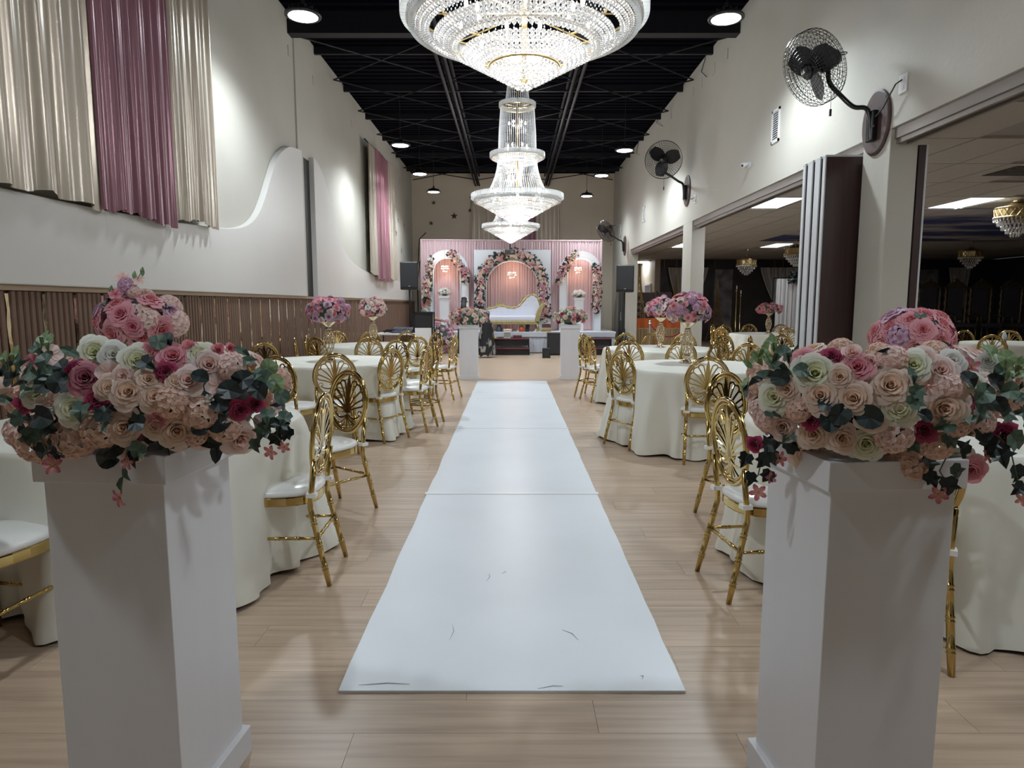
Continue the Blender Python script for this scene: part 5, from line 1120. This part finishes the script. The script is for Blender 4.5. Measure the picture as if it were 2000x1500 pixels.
MB().tube([(rr.uniform(-.14, .14), rr.uniform(-.14, .14), .012 + .03 * (k % 3)) for k in range(26)], .009, 5).build('lead', BLACK, t)
t = thing('bar_stand', 'black framed stand with white front panel by the equipment table', 'stand', (-1.96, 14.9, 0))
for sx in (-1, 1):
    for sy in (-1, 1): B(sx * .2 - .018, sx * .2 + .018, sy * .17 - .018, sy * .17 + .018, 0, 1.2).build('post', BLACK, t)
m = MB(); m.box(-.2, .2, -.188, -.16, 1.16, 1.2); m.box(-.2, .2, .16, .188, 1.16, 1.2); m.box(-.21, -.19, -.17, .17, 1.16, 1.2); m.box(.19, .21, -.17, .17, 1.16, 1.2); m.build('top_rail', BLACK, t)
MESHM = mat('black_mesh', (.02, .02, .022), .5); o = B(-.185, .185, -.172, -.166, .86, 1.16).build('mesh_panel', MESHM, t); B(-.19, .19, -.178, -.160, .02, .85).build('front_panel', WHITE, t); B(-.19, .19, -.16, .16, .83, .86).build('shelf', BLACK, t); B(.186, .19, -.16, .16, .02, 1.16).build('side_panel', WHITE, t)
# ---------------------------------------------------------------- door on the far right wall
d = struct(B(XR - .03, XR, 19.4, 20.35, 0, 2.1).build('door_1', mat('door_black', (.02, .022, .028), .35), None, bev=.004), 'black panelled door beside the stage')
for z0, z1 in ((.15, .95), (1.1, 1.95)):
    for y0 in (19.5, 19.93): B(XR - .04, XR - .03, y0, y0 + .33, z0, z1).build('door_panel', MATS['door_black'], d)
MB().tube([(XR - .08, 19.48, .9), (XR - .08, 19.48, 1.15)], .012, 8).build('door_handle', CHROME, d)
# ---------------------------------------------------------------- people near the stage
SKIN = mat('skin_brown', (.28, .15, .09), .5); HAIR = mat('hair_black', (.008, .007, .007), .45); SHOE = mat('shoe_black', (.02, .02, .02), .4)
def skin_obj(name, verts, edges, radii, material, parent, root=0, sub=2):
    me = bpy.data.meshes.new(name); me.from_pydata([tuple(v) for v in verts], edges, []); me.materials.append(material)
    o = bpy.data.objects.new(name, me); COL.objects.link(o); o.parent = parent
    s = o.modifiers.new('skin', 'SKIN'); s.use_smooth_shade = True
    for i, r_ in enumerate(radii): me.skin_vertices[0].data[i].radius = r_ if isinstance(r_, tuple) else (r_, r_)
    me.skin_vertices[0].data[root].use_root = True
    o.modifiers.new('sub', 'SUBSURF').levels = sub; o.modifiers[-1].render_levels = sub
    return o
def person(label, loc, rz, h, bend, arms, top_m, low_m, hair_long=False, dress=False):
    t = thing('person', label, 'person', loc, rz, None); k = h / 1.65
    b = R(bend); up = Vector((0, sin(b), cos(b))); hip = Vector((0, -.12 * sin(b), .88)); 
    ch = hip + up * .40; nk = hip + up * .53; hd = hip + up * .62 + Vector((0, .03, .02)); tp = hd + (up + Vector((0, .1, 0))).normalized() * .13
    V = [hip, hip + up * .15, hip + up * .28, ch, nk, hd - up * .015, hd + up * .07, tp]; Rr = [.125, .105, .115, (.13, .105), .05, .072, .088, .05]
    E_ = [(0, 1), (1, 2), (2, 3), (3, 4), (4, 5), (5, 6), (6, 7)]
    def chain(start, pts, rs):
        p = start
        for q, r_ in zip(pts, rs): V.append(Vector(q)); Rr.append(r_); E_.append((p, len(V) - 1)); p = len(V) - 1
        return p
    for s in (-1, 1):
        chain(0, [(s * .09, hip.y, .82), (s * .10, .01, .47), (s * .10, -.02, .09), (s * .105, .12, .035)], [.088, .056, .037, .03])
        sh = ch + Vector((s * .165, 0, .03)); el, wr_ = arms[0 if s < 0 else 1]
        e = chain(3, [sh, sh + Vector(el), sh + Vector(wr_)], [.055, .04, .028])
        d = (Vector(wr_) - Vector(el)).normalized(); w0 = sh + Vector(wr_)
        pm = chain(e, [w0 + d * .05], [.03]); side = d.cross(Vector((0, 0, 1))); side = side.normalized() if side.length > .1 else Vector((1, 0, 0))
        for f in range(4): chain(pm, [w0 + d * .09 + side * (f - 1.5) * .016, w0 + d * (.12 + .01 * (1 - abs(f - 1.3))) + side * (f - 1.5) * .018 - Vector((0, 0, .012)), w0 + d * (.145 + .012 * (1 - abs(f - 1.3))) + side * (f - 1.5) * .018 - Vector((0, 0, .03))], [.009, .008, .006])
        chain(pm, [w0 + d * .06 - side * .035, w0 + d * .09 - side * .048], [.009, .007])
    o = skin_obj('body', [v * k for v in V], E_, [tuple(x * k for x in r_) if isinstance(r_, tuple) else r_ * k for r_ in Rr], SKIN, t)
    V2 = [hip + Vector((0, 0, -.03)), hip + up * .15, hip + up * .28, ch, hip + up * .49]; R2_ = [.145, .125, .132, (.15, .122), .075]; E2 = [(0, 1), (1, 2), (2, 3), (3, 4)]
    for s in (-1, 1):
        sh = ch + Vector((s * .165, 0, .03)); el, wr_ = arms[0 if s < 0 else 1]; n0 = len(V2)
        V2 += [sh, sh + Vector(el) * .95]; R2_ += [.07, .052]; E2 += [(3, n0), (n0, n0 + 1)]
    skin_obj('top', [v * k for v in V2], E2, [tuple(x * k for x in r_) if isinstance(r_, tuple) else r_ * k for r_ in R2_], top_m, t)
    m = MB(); n = 24
    def sk(u, v):
        a = 2 * pi * u; z = (.92 - (.84 if dress else .82) * v); r_ = .15 + (.13 if dress else .06) * v + .015 * sin(9 * a) * v; c_ = hip.y * (1 - v)
        return (r_ * cos(a) * k, (c_ + r_ * .8 * sin(a)) * k, z * k)
    m.grid(sk, n, 8, True); m.build('skirt', low_m, t, True)
    hv = [hd + up * .02 + Vector((0, -.04, 0)), hd + up * .09 + Vector((0, -.02, 0)), tp + Vector((0, -.01, .005))]; hr = [.075, .098, .06]; he = [(0, 1), (1, 2)]
    if hair_long: hv += [nk + Vector((0, -.08, -.02)), ch + Vector((0, -.12, -.06))]; hr += [.08, .055]; he += [(0, 3), (3, 4)]
    else: hv += [hd + Vector((0, -.11, .0))]; hr += [.055]; he += [(0, 3)]
    skin_obj('hair', [v * k for v in hv], he, [r_ * k for r_ in hr], HAIR, t)
    f = hd + Vector((0, .085, .03))
    for s in (-1, 1): MB().ball((0, 0, 0), .012 * k, 6, 4).build('eye', BLACK, t, True, loc=(f + Vector((s * .032, .0, .01))) * k); MB().ball((0, 0, 0), .02 * k, 6, 4, 1.5).build('ear', SKIN, t, True, loc=(hd + Vector((s * .088, 0, .02))) * k)
    MB().ball((0, 0, 0), .014 * k, 6, 4, 1.6).build('nose', SKIN, t, True, loc=(f + Vector((0, .012, -.02))) * k)
    MB().ball((0, 0, 0), .016 * k, 6, 4, .4).build('mouth', mat('lip', (.25, .07, .06), .5) if 'lip' not in MATS else MATS['lip'], t, True, loc=(f + Vector((0, -.004, -.058))) * k)
    return t
GT = mat('green_print', (.13, .16, .13), .7, var=.6, scale=12, c2=(.35, .4, .38)); TT = mat('tan_blouse', (.20, .115, .05), .6, var=.3, scale=5); BW = mat('black_white_print', (.01, .01, .012), .6, var=.9, scale=8, stretch=(1, 1, .5), c2=(.30, .30, .28)); 
for nd in BW.node_tree.nodes:
    if nd.type == 'MAP_RANGE': nd.inputs[1].default_value = .54; nd.inputs[2].default_value = .60
DK = mat('dark_skirt', (.02, .02, .025), .7)
dn = ((-.03, .04, -.26), (0, .14, -.44)); dnr = ((.03, .04, -.26), (0, .16, -.44)); fw = ((-.05, .16, -.2), (-.02, .34, -.24)); fwr = ((.05, .16, -.2), (.02, .34, -.24))
person('person in grey-green patterned top standing sideways behind the black stand', (-2.02, 15.45, 0), R(-90), 1.56, 6, (fw, fwr), GT, DK)
person('person in tan blouse with dark hair standing with back to us', (-1.26, 17.4, 0), R(-8), 1.55, 8, (((-.12, .12, -.2), (-.06, .3, -.28)), ((.12, .12, -.2), (.06, .3, -.28))), TT, DK, True)
person('person in long black and white printed dress bending towards the stage', (-.68, 17.25, 0), R(28), 1.60, 48, (((-.03, .14, -.22), (-.02, .3, -.34)), ((.03, .14, -.22), (.02, .3, -.34))), BW, BW, False, True)
# ---------------------------------------------------------------- side room: drapes, towers, pendants, counter
CY = 24.85
def swag(x0, x1, label, zt=2.72, pinch=None):
    t = thing('grey_curtain', label, 'curtain', (0, 0, 0), 0, 'grey sheer curtains in the side room'); rr = random.Random(int(x0 * 10))
    def fn(u, v):
        c = pinch if pinch is not None else (x0 + x1) / 2; k = 1 if v < .02 else (1 - .72 * min(1, v / .8) ** 1.3)
        return (c + (x0 + (x1 - x0) * u - c) * k, CY - .03 * sin(u * 34 + v) - .02 * sin(u * 61), zt - (zt - .7) * v)
    MB().grid(fn, 60, 10).build('curtain', GREYC, t, True); MB().tube([(x0, CY, zt + .01), (x1, CY, zt + .01)], .012, 6).build('rail', STEEL, t); B(x0, x1, CY, 25.0, zt, zt + .02).build('bracket', STEEL, t)
swag(5.75, 7.25, 'grey swag curtain nearest the beige corner wall', pinch=6.4); swag(9.15, 10.55, 'grey swag curtain just past the middle column', pinch=10.1); swag(10.6, 12.0, 'grey swag curtain between the tower and the marble panels', pinch=11.5)
t = thing('grey_curtain', 'full-length grey curtain beside the folded partition', 'curtain', (0, 0, 0), 0, 'grey sheer curtains in the side room')
drape_x(t, 8.1, 10.1, 2.15, .05, 20.6, GREYC, 16, 12, .03, 'curtain', 8); drape_x(t, 8.6, 9.6, 2.2, .3, 20.45, GREYC, 8, 13, .03, 'overlay', 8); MB().tube([(8.0, 20.6, 2.17), (10.2, 20.6, 2.17)], .015, 6).build('rail', STEEL, t)
for x in (8.0, 10.2): MB().tube([(x, 20.6, 0), (x, 20.6, 2.18)], .02, 6).build('upright', STEEL, t)
rr = random.Random(8); t = thing('leaf_swag', 'dark leafy swag over the full-length grey curtain', 'garland', (9.1, 20.4, 2.2)); lf = MB(); lm = [leaf_mb('long'), leaf_mb('round')]
for k in range(220): lf.add(rr.choice(lm), TR((rr.uniform(-.75, .75), rr.uniform(-.1, .05), rr.uniform(-.2, .16)), (rr.uniform(-1, 1), -1, rr.uniform(-.6, .8)), rr.uniform(.07, .12), rr.uniform(0, 6)))
o = lf.build('leaves', LEAFD, t); o['kind'] = 'stuff'
MB().tube([(-.75, 0, -.02), (0, 0, .05), (.75, 0, -.02)], .03, 6).build('branch', LEAFD, t)
for k, x in enumerate([7.5, 12.2, 12.9, 13.6, 14.4, 15.1]):
    struct(B(x, x + .66, 24.9, 25, .05, 2.65).build('trim_%d' % (k + 2), MARBLE), 'dark grey marbled wall panel')
swag(16.1, 16.9, 'narrow grey curtain seen past the near column', pinch=16.6)
def tower(x, y, h, label):
    t = thing('lattice_tower', label, 'tower ornament', (x, y, 0), 0, 'gold lattice tower ornaments'); m = MB()
    def w_(z): return .30 * h / 2.2 * (1 - z / h) ** 1.7 + .012
    for sx in (-1, 1):
        for sy in (-1, 1): m.tube([(sx * w_(h * k / 8), sy * w_(h * k / 8), h * k / 8) for k in range(9)], .014, 4)
    for k in range(12):
        z0, z1 = h * (k / 12) * .9, h * ((k + 1) / 12) * .9; a, b = w_(z0), w_(z1)
        for s in (-1, 1): m.tube([(-a, s * a, z0), (b, s * b, z1)], .007, 4); m.tube([(a, s * a, z0), (-b, s * b, z1)], .007, 4); m.tube([(s * a, -a, z0), (s * b, b, z1)], .007, 4)
    m.build('lattice', GOLDD, t)
    for z in (.3 * h, .55 * h): e = w_(z) + .03; B(-e, e, -e, e, z, z + .03).build('platform', GOLDD, t)
    MB().tube([(0, 0, h * .95), (0, 0, h * 1.08)], .01, 5).build('spire', GOLDD, t)
tower(9.9, 23.8, 2.35, 'tall gold lattice tower just past the middle column'); tower(5.9, 24.2, 2.4, 'gold lattice tower beside the beige corner wall'); tower(7.4, 24.2, 2.1, 'gold lattice tower partly behind the middle column'); tower(3.9, 20.6, 2.6, 'gold lattice tower behind the speaker at the far column'); tower(11.4, 23.8, 1.7, 'shorter gold lattice tower before the marble panels')
t = thing('console_table', 'dark console table before the lattice towers', 'table', (10.6, 23.2, 0)); B(-.9, .9, -.25, .25, .86, .92).build('table_top', BLACKG, t)
for sx in (-1, 1):
    for sy in (-1, 1): B(sx * .8 - .03, sx * .8 + .03, sy * .2 - .03, sy * .2 + .03, 0, .86).build('leg', BLACK, t)
def pendant(px, py, Y, dia, label, lit=False):
    p = ony(px, py, Y); t = thing('crystal_pendant', label, 'chandelier', (p.x, p.y, p.z), 0, 'crystal pendants in the side room'); r0 = dia / 2; m = MB()
    MB().tube([(0, 0, .05), (0, 0, ZA - p.z)], .012, 6).build('rod', CHAMP, t); MB().lathe([(.07, ZA - p.z - .04), (.07, ZA - p.z), (0, ZA - p.z)], 14).build('canopy', CHAMP, t)
    for r_, z0, z1 in ((r0, 0, .15),):
        bnd = MB(); bnd.tube(ring_pts(r_, .15, 32), .012, 5, True); bnd.tube(ring_pts(r_, 0, 32), .012, 5, True)
        for k in range(20): a = k * pi / 10; a2 = (k + 1) * pi / 10; bnd.tube([(r_ * cos(a), r_ * sin(a), 0), (r_ * cos(a2), r_ * sin(a2), .15)], .005, 4); bnd.tube([(r_ * cos(a2), r_ * sin(a2), 0), (r_ * cos(a), r_ * sin(a), .15)], .005, 4)
        bnd.lathe([(r_ - .01, 0), (r_ - .01, .15)], 24); bnd.build('ring_band', GOLDD, t)
    MB().lathe([(r0, .15), (r0 * .5, .2), (.05, .26), (0, .26)], 24).build('cap', CHAMP, t, True)
    for i, (f, z) in enumerate(((1, -.02), (.82, -.09), (.62, -.16), (.42, -.22), (.2, -.27))):
        n = int(30 * f) + 4
        for k in range(n): a = 2 * pi * (k + .5 * (i % 2)) / n; m.ball((r0 * f * cos(a), r0 * f * sin(a), z), .016, 4, 3, 2.6)
    o = m.build('crystal_drops', CRYSTD, t); o['kind'] = 'stuff'
    return t
pendant(1985, 425, 10.9, .60, 'crystal pendant cut by the right picture edge'); pendant(1555, 497, 17.5, .58, 'crystal pendant next to the folded partition top'); pendant(1458, 518, 20.5, .58, 'crystal pendant between the middle column and the partition'); pendant(1896, 502, 18.0, .56, 'crystal pendant seen alone past the near column')
rr = random.Random(2)
for px, y0, y1, lb in [(1322, 512, 526, 'short bright bead string left of the middle column'), (1397, 506, 526, 'bead string just past the middle column'), (1513, 508, 545, 'bead string near the leafy swag'), (1530, 508, 535, 'thin bead string beside the partition'), (1298, 508, 528, 'bead string nearest the beige corner wall')]:
    a, b_ = ony(px, y0, 24.6), ony(px, y1, 24.6); m = MB(); n = int((ZA - b_.z) / .05)
    for k in range(n): m.ball((0, 0, -.05 * k), .02, 5, 4)
    o = m.build('bead_string', MIRG, loc=(a.x, a.y, ZA - .02)); o['kind'] = 'thing'; tag(o, lb, 'bead string', 'bead strings in the side room')
for px, y0, y1, lb in [(1447, 574, 580, 'thin gold candlestick glint before the marble panel'), (1439, 565, 590, 'tall gold candle stand by the towers'), (1864, 545, 600, 'tall gold stand seen past the near column')]:
    Y = 22.5; a = ony(px, y0, Y); t = thing('candle_stand', lb, 'candle stand', (a.x, Y, 0)); MB().lathe([(.12, 0), (.11, .02), (.02, .06), (.018, a.z - .1), (.04, a.z - .06), (.02, a.z), (0, a.z)], 12).build('stand', GOLD, t, True); MB().tube([(0, 0, a.z), (0, 0, a.z + .12)], .018, 8).build('candle', WHITE, t)
# counter with orange cloth, screen, ropes
t = thing('bar_counter', 'wood slatted counter with bright orange cloth along its top', 'counter', (4.35, 19.6, 0)); B(-.78, .95, -.28, .28, 0, .66).build('body', SLATB, t)
sl = B(-.035, .035, -.012, .012, 0, .66).mesh('slat', mat('honey_slat', (.40, .27, .13), .5, var=.3, scale=6, stretch=(5, 5, .4), rnd=.1))
for k in range(22): put(sl, 'slat', t, loc=(-.74 + .078 * k, -.292, 0))
B(-.8, .97, -.3, .3, .66, .69).build('counter_top', CAPM, t); OC = mat('orange_cloth', (.62, .13, .02), .6, var=.2, scale=4)
m = MB().grid(lambda u, v: (-.78 + 1.73 * u, -.26 - .03 * sin(u * 46) * v, .97 - .28 * v), 80, 3); m.grid(lambda u, v: (-.78 + 1.73 * u, -.26 + .5 * v, .97 - .02 * v), 20, 2); m.build('cloth', OC, t, True)
t = thing('folding_screen', 'brown folding screen behind the orange-topped counter', 'screen', (4.2, 21.6, 0))
for k in range(3): x = -.55 + .5 * k; B(x, x + .48, -.02 + .03 * (k % 2), .02 + .03 * (k % 2), .05, 1.75).build('screen_panel', BROWNP, t); B(x, x + .03, -.03, .03, 0, 1.8).build('post', BLACK, t)
for k, (x, y) in enumerate([(3.55, 17.2), (4.5, 17.0)]):
    t = thing('rope_stanchion', ['chrome rope stanchion nearest the far column', 'chrome rope stanchion beside the middle column'][k], 'stanchion', (x, y, 0)); MB().lathe([(.15, 0), (.15, .02), (.03, .04), (.02, .06), (.02, .9), (.035, .92), (.02, .96), (0, .97)], 16).build('post', CHROME, t, True); MB().lathe([(.03, .86), (.04, .88), (.03, .9)], 12).build('collar', CHROME, t)
VEL = mat('red_velvet', (.20, .005, .015), .7, sheen=.4)
tag(MB().tube([(3.55 + .95 * k / 12, 17.2 - .2 * k / 12, .86 - .32 * sin(pi * k / 12)) for k in range(13)], .022, 8).build('velvet_rope', VEL, None, True), 'sagging red velvet rope between the two stanchions', 'rope')
rr = random.Random(4); t = thing('red_cloth_heap', 'crumpled red cloth heap on the floor behind the chairs', 'cloth', (2.45, 11.6, 0))
MB().grid(lambda u, v: ((.34 * sin(pi * v * .5) + .03 * sin(9 * u * 6.28)) * cos(2 * pi * u), (.26 * sin(pi * v * .5)) * sin(2 * pi * u), .003 + .5 * cos(pi * v * .5) ** .8 + .025 * sin(u * 31 + v * 9) * (1 - v)), 40, 10, True).build('cloth', VEL, t, True)
wd = struct(B(5.27, 5.3, 25.6, 26.6, .9, 2.1).build('window_1', mat('window_blue', (.20, .24, .30), .2)), 'small blue-grey window in the passage')
f = MB(); f.box(5.25, 5.3, 25.54, 25.6, .84, 2.16); f.box(5.25, 5.3, 26.6, 26.66, .84, 2.16); f.box(5.25, 5.3, 25.6, 26.6, 2.1, 2.16); f.box(5.25, 5.3, 25.6, 26.6, .84, .9); f.build('window_frame', WHITE, wd)
# tall carved chairs on the riser at the far right
t = thing('low_riser', 'low grey riser under the tall carved chairs', 'riser', (11.3, 16.6, 0)); B(-2.2, 3, -.7, .8, .0, .40).build('platform', mat('riser_grey', (.3, .3, .32), .5), t); B(-2.2, 3, -.72, -.7, .34, .40).build('edge', ALUP, t)
CARV = mat('carved_bronze', (.10, .07, .04), .35, .7, var=.4, scale=18)
def throne(x, y, k):
    t = thing('carved_chair', '%s tall dark carved chair from the near column on the riser' % ['first', 'second', 'third', 'fourth', 'fifth'][k], 'chair', (x, y, .4), 0, 'tall carved chairs on the riser')
    B(-.26, .26, -.25, .25, .40, .50).build('seat', mat('dark_velvet', (.02, .015, .02), .7) if 'dark_velvet' not in MATS else MATS['dark_velvet'], t, bev=.02)
    for sx in (-1, 1):
        for sy in (-1, 1): MB().tube([(sx * .23, sy * .22, .42), (sx * .25, sy * .24, .2), (sx * .23, sy * .22, 0)], [.035, .022, .03], 8).build('leg', CARV, t, True)
        MB().tube([(sx * .25, .22, .45)] + [(sx * (.25 + .02 * (i % 2)), .24, .5 + .1 * i) for i in range(10)], [.03] + [.028 + .014 * (i % 2) for i in range(10)], 8).build('back_post', CARV, t, True)
        MB().tube([(sx * .27, .2, .68), (sx * .28, -.05, .70), (sx * .28, -.22, .66), (sx * .26, -.22, .48)], .025, 8).build('armrest', CARV, t, True)
    m = MB(); m.prism(smooth_pts([(-.27, 1.38), (-.16, 1.5), (-.06, 1.54), (0, 1.62), (.06, 1.54), (.16, 1.5), (.27, 1.38)], 4), lambda a, b: (a, .22, b), lambda a, b: (a, .27, b)); m.build('crest', CARV, t)
    B(-.2, .2, .235, .265, .56, 1.4).build('back_panel', MATS['dark_velvet'], t, bev=.02)
for k, x in enumerate((9.9, 10.6, 11.2, 11.9, 12.6)): throne(x, 16.7 + .1 * (k % 2), k)
for k, (x, y, w_) in enumerate([(6.4, 8.6, .3), (10.2, 9.8, .3), (9.0, 15.5, .15), (11.9, 20.2, .15), (4.6, 9.2, .3)]):
    if w_ > .2:
        t = thing('ceiling_vent', ['dark ceiling vent near the partition top', 'dark slotted ceiling vent above the bright panel', '', '', 'dark ceiling vent above the first light panel'][k], 'vent', (x, y, ZA - .012)); B(-w_, w_, -w_, w_, 0, .006).build('backing', BLACK, t)
        for j in range(8): B(-w_, w_, -w_ + .075 * j, -w_ + .075 * j + .02, -.008, 0).build('slat', mat('vent_grey', (.15, .14, .14), .5) if 'vent_grey' not in MATS else MATS['vent_grey'], t)
    else:
        t = thing('ceiling_speaker', ['', '', 'round dark ceiling speaker beside the bright panel', 'far round dark ceiling speaker'][k], 'speaker', (x, y, ZA - .014)); MB().lathe([(0, 0), (.15, 0), (.16, .01), (0, .01)], 20).build('grille', BLACK, t); MB().tube(ring_pts(.16, .004, 24), .01, 5, True).build('rim', MATS['vent_grey'], t)
